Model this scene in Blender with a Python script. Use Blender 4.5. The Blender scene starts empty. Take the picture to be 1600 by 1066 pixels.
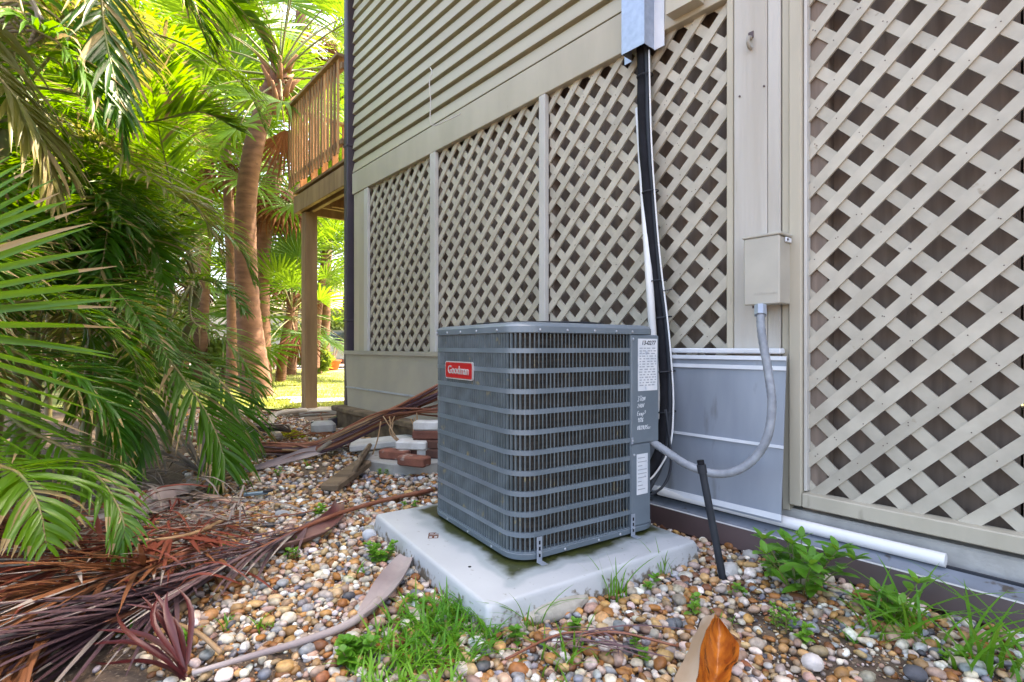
import bpy, bmesh, math, random
import numpy as np
from mathutils import Vector, Matrix, Quaternion, noise
random.seed(11)
RNG = np.random.default_rng(7)
R = math.radians
scene = bpy.context.scene
col = scene.collection

# ------------------------------------------------------------------ camera
CAM_H = 0.83
FPX = 820.0
cam_data = bpy.data.cameras.new('camera')
cam_data.sensor_width = 36.0
cam_data.lens = 36.0 * FPX / 1600.0
cam_data.shift_y = 9.0 / 1600.0
cam_data.clip_start = 0.02
cam_data.clip_end = 600.0
cam = bpy.data.objects.new('camera', cam_data)
cam.location = (0, 0, CAM_H)
cam.rotation_euler = (R(90), R(0.0), 0)
col.objects.link(cam)
scene.camera = cam

# ------------------------------------------------------------------ sky and sun
SUN_EL, SUN_AZ = R(60), R(56)          # azimuth clockwise from +Y
world = bpy.data.worlds.new('World')
scene.world = world
world.use_nodes = True
wn = world.node_tree
wn.nodes.clear()
sky = wn.nodes.new('ShaderNodeTexSky')
sky.sky_type = 'NISHITA'
sky.sun_disc = False
sky.sun_elevation = SUN_EL
sky.sun_rotation = SUN_AZ
sky.air_density = 0.7
sky.dust_density = 4.5
sky.ozone_density = 0.8
bg = wn.nodes.new('ShaderNodeBackground')
bg.inputs['Strength'].default_value = 0.15
wo = wn.nodes.new('ShaderNodeOutputWorld')
wn.links.new(sky.outputs[0], bg.inputs['Color'])
wn.links.new(bg.outputs[0], wo.inputs['Surface'])

sun_data = bpy.data.lights.new('sun', 'SUN')
sun_data.energy = 2.2
sun_data.angle = R(0.53)
sun_data.color = (1.0, 0.93, 0.80)
sun = bpy.data.objects.new('sun', sun_data)
SUN_DIR = Vector((math.sin(SUN_AZ) * math.cos(SUN_EL), math.cos(SUN_AZ) * math.cos(SUN_EL), math.sin(SUN_EL)))
sun.rotation_euler = SUN_DIR.to_track_quat('Z', 'Y').to_euler()
sun.location = (6, 8, 12)
col.objects.link(sun)

vs = scene.view_settings
vs.view_transform = 'Standard'
vs.look = 'None'
vs.exposure = 3.12
vs.use_white_balance = True
vs.white_balance_temperature = 7700
vs.white_balance_tint = 10
vs.gamma = 1.0
vs.use_curve_mapping = False
scene.render.engine = 'CYCLES'
scene.cycles.max_bounces = 6
scene.cycles.diffuse_bounces = 2
scene.cycles.glossy_bounces = 2
scene.cycles.transmission_bounces = 3
scene.cycles.sample_clamp_indirect = 6.0
scene.cycles.use_denoising = True

# ------------------------------------------------------------------ helpers
def P(px, py, Z):
    """real place of something seen at that spot of the photograph, Z metres in front of the lens"""
    return Vector(((px - 800.0) / FPX * Z, Z, CAM_H - (py - 542.0) / FPX * Z))
def G(px, py, z=0.0):
    Z = (CAM_H - z) * FPX / (py - 542.0)
    return P(px, py, Z)

def tag(o, label=None, cat=None, group=None, kind=None):
    if label: o['label'] = label
    if cat: o['category'] = cat
    if group: o['group'] = group
    if kind: o['kind'] = kind
    return o
def empty(name, loc=(0, 0, 0), rz=0.0, label=None, cat=None, group=None):
    o = bpy.data.objects.new(name, None)
    o.empty_display_size = 0.1
    o.location = loc
    o.rotation_euler = (0, 0, rz)
    col.objects.link(o)
    return tag(o, label, cat, group)
def put(name, me, parent=None):
    o = bpy.data.objects.new(name, me)
    col.objects.link(o)
    if parent is not None: o.parent = parent
    return o

class MB:
    def __init__(self):
        self.v = []; self.f = []
    def add(self, vs_, fs_):
        n = len(self.v)
        self.v.extend([tuple(a) for a in vs_])
        self.f.extend([tuple(i + n for i in f) for f in fs_])
        return self
    def box(self, a, b, M=None):
        (x0, y0, z0), (x1, y1, z1) = a, b
        vv = [Vector(p) for p in ((x0,y0,z0),(x1,y0,z0),(x1,y1,z0),(x0,y1,z0),(x0,y0,z1),(x1,y0,z1),(x1,y1,z1),(x0,y1,z1))]
        if M is not None: vv = [M @ p for p in vv]
        return self.add(vv, [(0,3,2,1),(4,5,6,7),(0,1,5,4),(1,2,6,5),(2,3,7,6),(3,0,4,7)])
    def cbox(self, c, s, M=None, rz=0.0, rx=0.0, ry=0.0, bev=0.0):
        m = Matrix.Translation(c) @ Matrix.Rotation(rz, 4, 'Z') @ Matrix.Rotation(ry, 4, 'Y') @ Matrix.Rotation(rx, 4, 'X')
        if M is not None: m = M @ m
        hx, hy, hz = s[0]/2, s[1]/2, s[2]/2
        if bev <= 0: return self.box((-hx,-hy,-hz), (hx,hy,hz), m)
        b = bev
        rings = [(-hz, b), (-hz+b, 0), (hz-b, 0), (hz, b)]
        vv = []
        for z, i in rings:
            X, Y = hx - i, hy - i
            for sx, sy in ((-1,-1),(1,-1),(1,1),(-1,1)):
                if sx*sy > 0:
                    vv += [Vector((sx*X, sy*(Y-b), z)), Vector((sx*(X-b), sy*Y, z))] if True else []
                else:
                    vv += [Vector((sx*(X-b), sy*Y, z)), Vector((sx*X, sy*(Y-b), z))]
        # order corners: each corner gives two points travelling counter-clockwise
        out = []
        for z, i in rings:
            X, Y = hx - i, hy - i
            out += [(-X, -(Y-b), z), (-(X-b), -Y, z), ((X-b), -Y, z), (X, -(Y-b), z), (X, Y-b, z), (X-b, Y, z), (-(X-b), Y, z), (-X, Y-b, z)]
        vv = [m @ Vector(p) for p in out]
        fs = []
        for k in range(3):
            for j in range(8):
                a, c2 = k*8 + j, k*8 + (j+1) % 8
                fs.append((a, c2, c2+8, a+8))
        fs.append(tuple(range(7, -1, -1))); fs.append(tuple(range(24, 32)))
        return self.add(vv, fs)
    def loft(self, rings, caps=True, closed=True):
        n = len(rings[0]); vv = [p for r in rings for p in r]; fs = []
        m = n if closed else n - 1
        for k in range(len(rings) - 1):
            for j in range(m):
                a, b = k*n + j, k*n + (j+1) % n
                fs.append((a, b, b+n, a+n))
        if caps and closed:
            fs.append(tuple(range(n-1, -1, -1)))
            fs.append(tuple(range((len(rings)-1)*n, len(rings)*n)))
        return self.add(vv, fs)
    def tube(self, pts, r, n=8, caps=True):
        pts = [Vector(p) for p in pts]
        rr = r if isinstance(r, (list, tuple)) else [r] * len(pts)
        rings = []; ref = None
        for i, p in enumerate(pts):
            t = (pts[min(i+1, len(pts)-1)] - pts[max(i-1, 0)])
            if t.length < 1e-9: t = Vector((0,0,1))
            t.normalize()
            if ref is None:
                ref = Vector((0,0,1)) if abs(t.z) < .9 else Vector((1,0,0))
            s = t.cross(ref)
            if s.length < 1e-6: s = t.cross(Vector((1,0.3,0)))
            s.normalize(); u = s.cross(t).normalized(); ref = u
            rings.append([p + (s*math.cos(a) + u*math.sin(a)) * rr[i] for a in [2*math.pi*k/n for k in range(n)]])
        return self.loft(rings, caps)
    def prism(self, poly, z0, z1, M=None):
        n = len(poly)
        vv = [Vector((x, y, z0)) for x, y in poly] + [Vector((x, y, z1)) for x, y in poly]
        if M is not None: vv = [M @ p for p in vv]
        fs = [tuple(range(n-1, -1, -1)), tuple(range(n, 2*n))] + [(j, (j+1) % n, (j+1) % n + n, j + n) for j in range(n)]
        return self.add(vv, fs)
    def mesh(self, name, mats=None, smooth=False, origin=None):
        me = bpy.data.meshes.new(name)
        v = self.v
        if origin is not None:
            ox, oy, oz = origin
            v = [(a-ox, b-oy, c-oz) for a, b, c in v]
        me.from_pydata(v, [], self.f)
        if mats is not None:
            for m in (mats if isinstance(mats, (list, tuple)) else [mats]): me.materials.append(m)
        if smooth is True:
            me.polygons.foreach_set('use_smooth', [True] * len(me.polygons))
        elif smooth:
            me.polygons.foreach_set('use_smooth', [True] * len(me.polygons))
            me.set_sharp_from_angle(angle=R(smooth))
        me.update()
        return me
    def build(self, name, mat, parent=None, smooth=False, world=True):
        """child of parent; verts are world coordinates (parents are unrotated) unless world=False"""
        if parent is not None:
            org = None
            if world:
                org = Vector(parent.location)
                q = parent.parent
                while q is not None:
                    org = org + q.location; q = q.parent
            return put(name, self.mesh(name, mat, smooth, org), parent)
        a = np.array(self.v)
        org = ((a[:,0].min()+a[:,0].max())/2, (a[:,1].min()+a[:,1].max())/2, a[:,2].min())
        o = put(name, self.mesh(name, mat, smooth, org))
        o.location = org
        return o

def catmull(pts, m):
    pts = [Vector(p) for p in pts]
    q = [pts[0]*2 - pts[1]] + pts + [pts[-1]*2 - pts[-2]]
    out = []; n = len(pts) - 1
    for k in range(m + 1):
        x = k / m * n; i = min(int(x), n - 1); t = x - i
        a, b, c, d = q[i], q[i+1], q[i+2], q[i+3]
        out.append(0.5 * ((2*b) + (c - a)*t + (2*a - 5*b + 4*c - d)*t*t + (3*b - a - 3*c + d)*t*t*t))
    return out

# ------------------------------------------------------------------ materials
MATS = {}
def nodemat(name):
    m = bpy.data.materials.new(name); m.use_nodes = True
    nt = m.node_tree; nt.nodes.clear()
    out = nt.nodes.new('ShaderNodeOutputMaterial')
    MATS[name] = m
    return m, nt, out
def mat(name, c, rough=0.6, c2=None, scale=8.0, detail=6.0, metal=0.0, bump=0.0, bscale=None, stretch=None, spec=0.5, rand=0.0,
        spots=None, coat=0.0, lo=0.35, hi=0.65):
    """principled with noise between two colours, optional bump, optional per-object value shift, optional sparse spots (colour, scale, threshold)"""
    m, nt, out = nodemat(name); N = nt.nodes.new; L = nt.links.new
    b = N('ShaderNodeBsdfPrincipled'); L(b.outputs[0], out.inputs[0])
    b.inputs['Roughness'].default_value = rough; b.inputs['Metallic'].default_value = metal
    b.inputs['Specular IOR Level'].default_value = spec
    b.inputs['Coat Weight'].default_value = coat
    tc = N('ShaderNodeTexCoord'); mp = N('ShaderNodeMapping'); L(tc.outputs['Object'], mp.inputs[0])
    if stretch: mp.inputs['Scale'].default_value = stretch
    oi = N('ShaderNodeObjectInfo')
    add = N('ShaderNodeVectorMath'); add.operation = 'MULTIPLY_ADD'
    L(oi.outputs['Random'], add.inputs[0]); add.inputs[1].default_value = (7.3, 3.1, 5.7); L(mp.outputs[0], add.inputs[2])
    no = N('ShaderNodeTexNoise'); no.inputs['Scale'].default_value = scale; no.inputs['Detail'].default_value = detail
    L(add.outputs[0], no.inputs['Vector'])
    ra = N('ShaderNodeMapRange'); ra.inputs[1].default_value = lo; ra.inputs[2].default_value = hi
    L(no.outputs['Fac'], ra.inputs[0])
    mx = N('ShaderNodeMix'); mx.data_type = 'RGBA'
    mx.inputs['A'].default_value = (*c, 1); mx.inputs['B'].default_value = (*(c2 or tuple(k*0.82 for k in c)), 1)
    L(ra.outputs[0], mx.inputs['Factor'])
    last = mx.outputs['Result']
    if spots:
        sc, ss, th = spots
        n2 = N('ShaderNodeTexNoise'); n2.inputs['Scale'].default_value = ss; n2.inputs['Detail'].default_value = 5
        L(add.outputs[0], n2.inputs['Vector'])
        r2 = N('ShaderNodeMapRange'); r2.inputs[1].default_value = th; r2.inputs[2].default_value = th + 0.08
        L(n2.outputs['Fac'], r2.inputs[0])
        m2 = N('ShaderNodeMix'); m2.data_type = 'RGBA'; L(r2.outputs[0], m2.inputs['Factor']); L(last, m2.inputs['A']); m2.inputs['B'].default_value = (*sc, 1)
        last = m2.outputs['Result']
    if rand:
        hs = N('ShaderNodeHueSaturation'); L(last, hs.inputs['Color'])
        r3 = N('ShaderNodeMapRange'); r3.inputs[3].default_value = 1 - rand; r3.inputs[4].default_value = 1 + rand
        L(oi.outputs['Random'], r3.inputs[0]); L(r3.outputs[0], hs.inputs['Value'])
        last = hs.outputs[0]
    L(last, b.inputs['Base Color'])
    if bump:
        n3 = N('ShaderNodeTexNoise'); n3.inputs['Scale'].default_value = bscale or scale * 4; n3.inputs['Detail'].default_value = 6
        L(add.outputs[0], n3.inputs['Vector'])
        bu = N('ShaderNodeBump'); bu.inputs['Strength'].default_value = bump; bu.inputs['Distance'].default_value = 0.004
        L(n3.outputs['Fac'], bu.inputs['Height']); L(bu.outputs[0], b.inputs['Normal'])
    return m
def leafmat(name, c, c2, tcol, trans=0.35, rough=0.36, spec=0.5, tip=None, tipamt=0.0):
    m, nt, out = nodemat(name); N = nt.nodes.new; L = nt.links.new
    oi = N('ShaderNodeObjectInfo'); tc = N('ShaderNodeTexCoord')
    no = N('ShaderNodeTexNoise'); no.inputs['Scale'].default_value = 3.5; no.inputs['Detail'].default_value = 3
    ad = N('ShaderNodeVectorMath'); ad.operation = 'MULTIPLY_ADD'
    L(oi.outputs['Random'], ad.inputs[0]); ad.inputs[1].default_value = (9, 5, 7); L(tc.outputs['Object'], ad.inputs[2]); L(ad.outputs[0], no.inputs['Vector'])
    mm = N('ShaderNodeMath'); mm.operation = 'ADD'; L(no.outputs['Fac'], mm.inputs[0]); L(oi.outputs['Random'], mm.inputs[1])
    mr = N('ShaderNodeMapRange'); mr.inputs[1].default_value = .55; mr.inputs[2].default_value = 1.45; L(mm.outputs[0], mr.inputs[0])
    mx = N('ShaderNodeMix'); mx.data_type = 'RGBA'; mx.inputs['A'].default_value = (*c, 1); mx.inputs['B'].default_value = (*c2, 1); L(mr.outputs[0], mx.inputs['Factor'])
    last = mx.outputs['Result']
    if tip:
        n2 = N('ShaderNodeTexNoise'); n2.inputs['Scale'].default_value = 9.0; L(ad.outputs[0], n2.inputs['Vector'])
        r2 = N('ShaderNodeMapRange'); r2.inputs[1].default_value = 1 - tipamt; r2.inputs[2].default_value = 1 - tipamt + .1; L(n2.outputs['Fac'], r2.inputs[0])
        m2 = N('ShaderNodeMix'); m2.data_type = 'RGBA'; L(r2.outputs[0], m2.inputs['Factor']); L(last, m2.inputs['A']); m2.inputs['B'].default_value = (*tip, 1)
        last = m2.outputs['Result']
    b = N('ShaderNodeBsdfPrincipled'); b.inputs['Roughness'].default_value = rough; b.inputs['Specular IOR Level'].default_value = spec
    L(last, b.inputs['Base Color'])
    t = N('ShaderNodeBsdfTranslucent')
    if tcol: t.inputs['Color'].default_value = (*tcol, 1)
    else: L(last, t.inputs['Color'])
    ms = N('ShaderNodeMixShader'); ms.inputs[0].default_value = trans
    L(b.outputs[0], ms.inputs[1]); L(t.outputs[0], ms.inputs[2]); L(ms.outputs[0], out.inputs[0])
    return m

PAINT = mat('greige_paint', (.50,.45,.35), .55, (.43,.385,.295), 5, bump=.25, bscale=60, stretch=(1,1,.25), rand=.06, spots=((.30,.26,.20), 16, .68))
PAINT_L = mat('pale_paint', (.56,.54,.50), .5, (.48,.455,.41), 6, bump=.25, bscale=50, stretch=(1,1,.2))
POSTM = mat('weathered_post_paint', (.52,.49,.44), .6, (.44,.40,.34), 5, bump=.8, bscale=26, stretch=(2,2,.16), spots=((.24,.20,.16), 20, .69))
SIDING = mat('vinyl_siding', (.42,.375,.27), .45, (.375,.33,.235), 3, bump=.12, bscale=40, stretch=(.2,1,1), rand=.03)
SLATM = mat('lattice_slat_paint', (.52,.475,.385), .55, (.42,.38,.305), 9, bump=.35, bscale=45, rand=.08, spots=((.33,.27,.20), 22, .70))
BACKM = mat('brown_backing_plywood', (.25,.19,.15), .8, (.16,.12,.095), 5, bump=.4, bscale=30, stretch=(5,5,.35), rand=.1)
CONC = mat('painted_concrete', (.54,.52,.48), .75, (.40,.38,.35), 9, bump=.9, bscale=45, spots=((.12,.11,.10), 28, .69))
GALV = mat('galvanised_metal', (.37,.41,.47), .42, (.29,.33,.39), 4, metal=.35, bump=.08, bscale=20, stretch=(1.6,1.6,.35), spots=((.24,.26,.28), 7, .62))
GALVTAN = mat('tan_metal_and_reflection', (.36,.33,.27), .45, (.31,.29,.25), 4, metal=.1, bump=.06, bscale=15)  # tan reflection put into the skirt's colour; plain tan on the clip hook
GALVL = mat('bright_metal_edge', (.80,.82,.85), .35, (.66,.69,.73), 6, metal=.05, spots=((.45,.44,.42), 14, .66))
GALVD = mat('dull_inner_metal', (.24,.27,.32), .5, (.17,.19,.22), 8, metal=.2, spots=((.10,.085,.07), 18, .62))
COVERM = mat('zinc_channel', (.40,.46,.55), .38, (.33,.385,.47), 30, metal=.55)
DKPIPE = mat('dark_downspout_paint', (.045,.035,.05), .45, (.06,.045,.06), 6)
BROWNM = mat('brown_aluminium', (.085,.050,.048), .45, (.06,.038,.036), 5, spots=((.16,.11,.10), 12, .70))
WHITEM = mat('white_pvc', (.80,.79,.78), .35, (.74,.73,.71), 6)
BLACKF = mat('black_foam', (.006,.006,.008), .75, (.012,.012,.016), 20, bump=.2, spec=.2)
BLACKP = mat('dark_grey_plastic', (.018,.021,.028), .5, (.03,.034,.042), 10, spec=.3)
BOXM = mat('beige_enamel', (.47,.44,.37), .4, (.42,.39,.33), 8, rand=.02)
GREYFLEX = mat('grey_flex_conduit', (.30,.32,.35), .5, (.20,.215,.24), 25, bump=.2, bscale=60)
WOOD = mat('weathered_timber', (.36,.225,.115), .75, (.22,.13,.065), 6, bump=.5, bscale=35, stretch=(1.2,1.2,.2), rand=.18)
WOODR = mat('stained_picket_timber', (.42,.22,.095), .75, (.26,.13,.055), 7, bump=.5, bscale=30, stretch=(3,3,.2), rand=.45)
OLDWOOD = mat('old_grey_timber', (.22,.155,.095), .85, (.10,.068,.042), 7, bump=.8, bscale=40, stretch=(.4,2,2), rand=.15)
# ------------------------------------------------------------------ wall frame: s along the wall (away from the lens), d out of the wall, z up
W0 = Vector((1.172, 2.1365, 0)); WA = R(130.5)
Wv = Vector((math.cos(WA), math.sin(WA), 0)); Nv = Vector((-Wv.y, Wv.x, 0))
def WP(s, d, z): return W0 + Wv * s + Nv * d + Vector((0, 0, z))
def wall_d(x, y): return (x - W0.x) * Nv.x + (y - W0.y) * Nv.y
def wall_s(x, y): return (x - W0.x) * Wv.x + (y - W0.y) * Wv.y

# ------------------------------------------------------------------ ground
def hgt(x, y):
    if x*x + (y-3)**2 > 400: return 0.0
    return 0.012 * noise.noise(Vector((x*1.3, y*1.3, 0))) + 0.006 * noise.noise(Vector((x*4, y*4, 3)))
SOIL = mat('dark_soil', (.07,.048,.034), .95, (.15,.105,.072), 30, bump=1.0, bscale=120, spots=((.30,.23,.16), 70, .60))
def axis(lo, hi, step, far):
    a = list(np.arange(lo, hi + 1e-6, step)); g = step; b = [a[0]]; c = [a[-1]]
    while b[-1] > -far: g *= 1.7; b.append(b[-1] - g)
    g = step
    while c[-1] < far: g *= 1.7; c.append(c[-1] + g)
    return sorted(set(b[1:])) + a + c[1:]
xs, ys = axis(-6, 3, .12, 250), axis(0, 9, .12, 250)
m = MB(); nx = len(xs)
m.add([(x, y, hgt(x, y)) for y in ys for x in xs], [(j*nx+i, j*nx+i+1, (j+1)*nx+i+1, (j+1)*nx+i) for j in range(len(ys)-1) for i in range(nx-1)])
g = put('ground', m.mesh('ground', SOIL, True)); tag(g, 'bare brown soil under the pebbles and palms', 'soil', kind='structure')

# lawn behind, lying a little above the soil
LAWNM = mat('lawn_turf', (.16,.20,.035), .9, (.22,.24,.06), 3, bump=1, bscale=80, spots=((.36,.30,.14), 2.2, .56))
def lawn_edge(x): return 6.75 + .45 * noise.noise(Vector((x*.9, 2.2, 0))) - .12 * (x + 3)
m = MB()
lx = list(np.arange(-9, 1.01, .25)); lx = [-60, -30, -18, -12] + lx + [4, 12, 30]
lyk = [0, .2, .5, 1, 2, 4, 8, 11.2]
m.add([(x, lawn_edge(x) + k, .022 + .012 * min(k, 1)) for k in lyk for x in lx],
      [(j*len(lx)+i, j*len(lx)+i+1, (j+1)*len(lx)+i+1, (j+1)*len(lx)+i) for j in range(len(lyk)-1) for i in range(len(lx)-1)])
o = put('lawn', m.mesh('lawn', LAWNM, True)); tag(o, 'sunlit yellow green lawn behind the deck post', 'lawn', kind='structure')
ROADM = mat('pale_drive', (.30,.28,.25), .9, (.24,.22,.20), 3, bump=.4)
m = MB().add([(-60, 18.3, .05), (40, 18.3, .05), (40, 23.5, .05), (-60, 23.5, .05)], [(0,1,2,3)])
o = put('road', m.mesh('road', ROADM)); tag(o, 'pale road surface beyond the lawn', 'road', kind='structure')

GRASSM = leafmat('lawn_grass_blades', (.17,.23,.03), (.30,.32,.07), (.45,.50,.08), .4, .5, .3)
def blade(m, p, h, w, lean, az, n=3, curl=1.0):
    d = Vector((math.cos(az), math.sin(az), 0)); s = Vector((-d.y, d.x, 0)); vv = []
    for k in range(n + 1):
        t = k / n; c = p + d * (lean * h * t ** (1 + curl)) + Vector((0, 0, h * (t - .35 * lean * t * t)))
        ww = w * (1 - t) ** .6 * .5 + (0.0002)
        vv += [c - s * ww, c + s * ww]
    m.add(vv, [(2*k, 2*k+1, 2*k+3, 2*k+2) for k in range(n)])
m = MB()
for _ in range(15000):
    y = 6.7 + random.random() ** 1.5 * 9; x = random.uniform(-.68*y, -.2*y)
    if y < lawn_edge(x) + .05: continue
    if noise.noise(Vector((x*1.2, y*1.2, 9))) < -.18 and random.random() < .8: continue
    blade(m, Vector((x, y, .03)), random.uniform(.03, .085), .012, random.uniform(.2, 1.0), random.uniform(0, 6.28), 2)
o = put('grass', m.mesh('grass', GRASSM)); tag(o, 'short sunlit grass of the far lawn', 'grass', kind='stuff')

# ------------------------------------------------------------------ pebbles
PAD0 = Vector((-.069, 1.495, 0)); PADA = R(33); Uv = Vector((math.cos(PADA), math.sin(PADA), 0)); Vv = Vector((-Uv.y, Uv.x, 0))
PADU, PADV = .925, .985
def pad_uv(x, y):
    q = Vector((x, y, 0)) - PAD0
    return q.dot(Uv), q.dot(Vv)
def ico(sub):
    bm = bmesh.new(); bmesh.ops.create_icosphere(bm, subdivisions=sub, radius=1.0)
    v = np.array([p.co[:] for p in bm.verts]); f = np.array([[a.index for a in q.verts] for q in bm.faces]); bm.free()
    return v, f
PALETTE = np.array([(.72,.65,.56),(.62,.53,.42),(.78,.75,.70),(.52,.36,.20),(.47,.25,.10),(.38,.17,.06),(.27,.115,.055),(.50,.40,.32),
                    (.33,.33,.34),(.22,.22,.24),(.10,.10,.11),(.55,.34,.16),(.46,.30,.23),(.62,.52,.44)])
PWT = np.array([10,9,6.5,9,10,9,6.5,8,6,3,1.8,9,9,9]); PWT = PWT / PWT.sum()
def gravel_mass(name, label, pts, sizes, sub, matr):
    base, f = ico(sub)
    protos = []
    for k in range(16):
        w = np.array([1 + .22 * noise.noise(Vector(p) * 1.1 + Vector((k*5.1, k*1.7, 0))) + .10 * noise.noise(Vector(p) * 2.3 + Vector((k*3.1, 0, k))) for p in base.tolist()])
        q = base * w[:, None]
        if k % 3 == 0: q = np.sign(q) * np.abs(q) ** .82          # blockier stones
        protos.append(q)
    protos = np.array(protos)
    n = len(pts)
    V = protos[RNG.integers(0, 16, n)]
    ax = np.stack([np.ones(n) * RNG.uniform(.9, 1.35, n), RNG.uniform(.65, 1.0, n), RNG.uniform(.45, .8, n)], 1) * (sizes[:, None] * .5)
    V = V * ax[:, None, :]
    az, tl, ta = RNG.uniform(0, 2*np.pi, n), RNG.normal(0, .35, n), RNG.uniform(0, 2*np.pi, n)
    c, s = np.cos(tl), np.sin(tl)
    x, y, z = V[..., 0], V[..., 1], V[..., 2]
    y, z = y*c[:,None] - z*s[:,None], y*s[:,None] + z*c[:,None]
    c, s = np.cos(az)[:,None], np.sin(az)[:,None]
    x, y = x*c - y*s, x*s + y*c
    V = np.stack([x, y, z], -1) + pts[:, None, :]
    nv = base.shape[0]
    F = (f[None] + (np.arange(n) * nv)[:, None, None]).reshape(-1, 3)
    me = bpy.data.meshes.new(name)
    me.vertices.add(n * nv); me.vertices.foreach_set('co', V.reshape(-1).astype(np.float32))
    me.loops.add(F.size); me.loops.foreach_set('vertex_index', F.reshape(-1).astype(np.int32))
    me.polygons.add(len(F)); me.polygons.foreach_set('loop_start', np.arange(0, F.size, 3, dtype=np.int32)); me.polygons.foreach_set('loop_total', np.full(len(F), 3, dtype=np.int32))
    me.polygons.foreach_set('use_smooth', np.ones(len(F), dtype=bool))
    colr = PALETTE[RNG.choice(len(PALETTE), n, p=PWT)] * RNG.uniform(.58, 1.2, (n, 1)) * RNG.uniform(.94, 1.06, (n, 3))
    a = me.attributes.new('stone', 'FLOAT_COLOR', 'POINT')
    a.data.foreach_set('color', np.repeat(np.concatenate([np.clip(colr, 0, .85), np.ones((n, 1))], 1), nv, axis=0).reshape(-1).astype(np.float32))
    me.materials.append(matr); me.update(calc_edges=True); me.validate()
    o = put(name, me); tag(o, label, 'gravel', kind='stuff')
    return o
def stonemat():
    m, nt, out = nodemat('river_pebble'); N = nt.nodes.new; L = nt.links.new
    at = N('ShaderNodeAttribute'); at.attribute_name = 'stone'
    tc = N('ShaderNodeTexCoord'); no = N('ShaderNodeTexNoise'); no.inputs['Scale'].default_value = 70; no.inputs['Detail'].default_value = 7; L(tc.outputs['Object'], no.inputs['Vector'])
    mr = N('ShaderNodeMapRange'); mr.inputs[1].default_value = .3; mr.inputs[2].default_value = .7; mr.inputs[3].default_value = .62; mr.inputs[4].default_value = 1.2; L(no.outputs['Fac'], mr.inputs[0])
    hs = N('ShaderNodeHueSaturation'); L(at.outputs['Color'], hs.inputs['Color']); L(mr.outputs[0], hs.inputs['Value']); hs.inputs['Saturation'].default_value = 1.06
    b = N('ShaderNodeBsdfPrincipled'); b.inputs['Roughness'].default_value = .52; L(hs.outputs[0], b.inputs['Base Color'])
    bu = N('ShaderNodeBump'); bu.inputs['Strength'].default_value = .25; bu.inputs['Distance'].default_value = .002
    n2 = N('ShaderNodeTexNoise'); n2.inputs['Scale'].default_value = 260; L(tc.outputs['Object'], n2.inputs['Vector']); L(n2.outputs['Fac'], bu.inputs['Height']); L(bu.outputs[0], b.inputs['Normal'])
    L(b.outputs[0], out.inputs[0])
    return m
STONE = stonemat()
def soilness(x, y):
    """how much bare soil shows: under the palms and in patches"""
    t = x / y
    a = max(0.0, min(1.0, (-.52 - t) / .22)) * .95
    b = .62 if noise.noise(Vector((x*1.9+4, y*1.9, 7))) > .33 else (.10 if y > 1.5 else .03)
    if y > 4.6: a = max(a, min(1, (y - 4.6) / 2.2))
    return max(a, b)
def scatter(y0, y1, tl, tr, spacing, smin, smax, zoff):
    pts, sz = [], []
    y = y0
    while y < y1:
        x = tl * y
        while x < tr * y:
            px, py = x + random.uniform(-.55, .55)*spacing, y + random.uniform(-.55, .55)*spacing
            x += spacing
            if wall_d(px, py) < .19: continue
            u, v = pad_uv(px, py)
            if .03 < u < PADU - .03 and .03 < v < PADV - .03: continue
            if random.random() < soilness(px, py): continue
            s = smin + (smax - smin) * random.random() ** 2.0 * random.choice((1, 1, 1, 1.25))
            pts.append((px, py, hgt(px, py) + zoff + s*.16)); sz.append(s)
        y += spacing
    return np.array(pts), np.array(sz)
a, b = scatter(1.02, 2.7, -1.0, 1.12, .0195, .014, .031, .0)
a2, b2 = scatter(1.02, 2.7, -1.0, 1.12, .030, .019, .042, .009)
gravel_mass('gravel', 'rounded river pebbles in cream, tan and brown around the pad', np.concatenate([a, a2]), np.concatenate([b, b2]), 2, STONE)
a, b = scatter(1.02, 2.9, -1.0, 1.12, .0135, .005, .012, .002)
gravel_mass('gravel', 'fine grit between the larger pebbles', a, b, 1, STONE)
a, b = scatter(2.7, 6.6, -.62, .12, .031, .022, .05, .004)
gravel_mass('gravel', 'pebble bed stretching back towards the deck post', a, b, 1, STONE)

# ------------------------------------------------------------------ the house
house = empty('house', W0, WA, 'raised beige house with lap siding above white lattice screens', 'house')
def hb(name, a, b, material, parent=None, bev=0.0):
    m = MB()
    c = [(a[i]+b[i])/2 for i in range(3)]; s = [abs(b[i]-a[i]) for i in range(3)]
    m.cbox(c, s, bev=bev)
    return m.build(name, material, parent or house, False, world=False)
def clip_rect(poly, x0, y0, x1, y1):
    def cl(pl, f, inter):
        out = []
        for i in range(len(pl)):
            a, b = pl[i-1], pl[i]
            if f(b):
                if not f(a): out.append(inter(a, b))
                out.append(b)
            elif f(a): out.append(inter(a, b))
        return out
    def lx(x): return lambda a, b: (x, a[1] + (b[1]-a[1]) * (x-a[0]) / (b[0]-a[0]))
    def ly(y): return lambda a, b: (a[0] + (b[0]-a[0]) * (y-a[1]) / (b[1]-a[1]), y)
    for f, it in ((lambda p: p[0] >= x0, lx(x0)), (lambda p: p[0] <= x1, lx(x1)), (lambda p: p[1] >= y0, ly(y0)), (lambda p: p[1] <= y1, ly(y1))):
        poly = cl(poly, f, it)
        if len(poly) < 3: return []
    return poly
PIT = .1546; SWD = .0448 * math.sqrt(2) / 2          # half strip measured along s (or z)
XZ = Matrix(((1,0,0,0),(0,0,1,0),(0,1,0,0),(0,0,0,1)))   # (s, z, d) -> (s, d, z)
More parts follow.
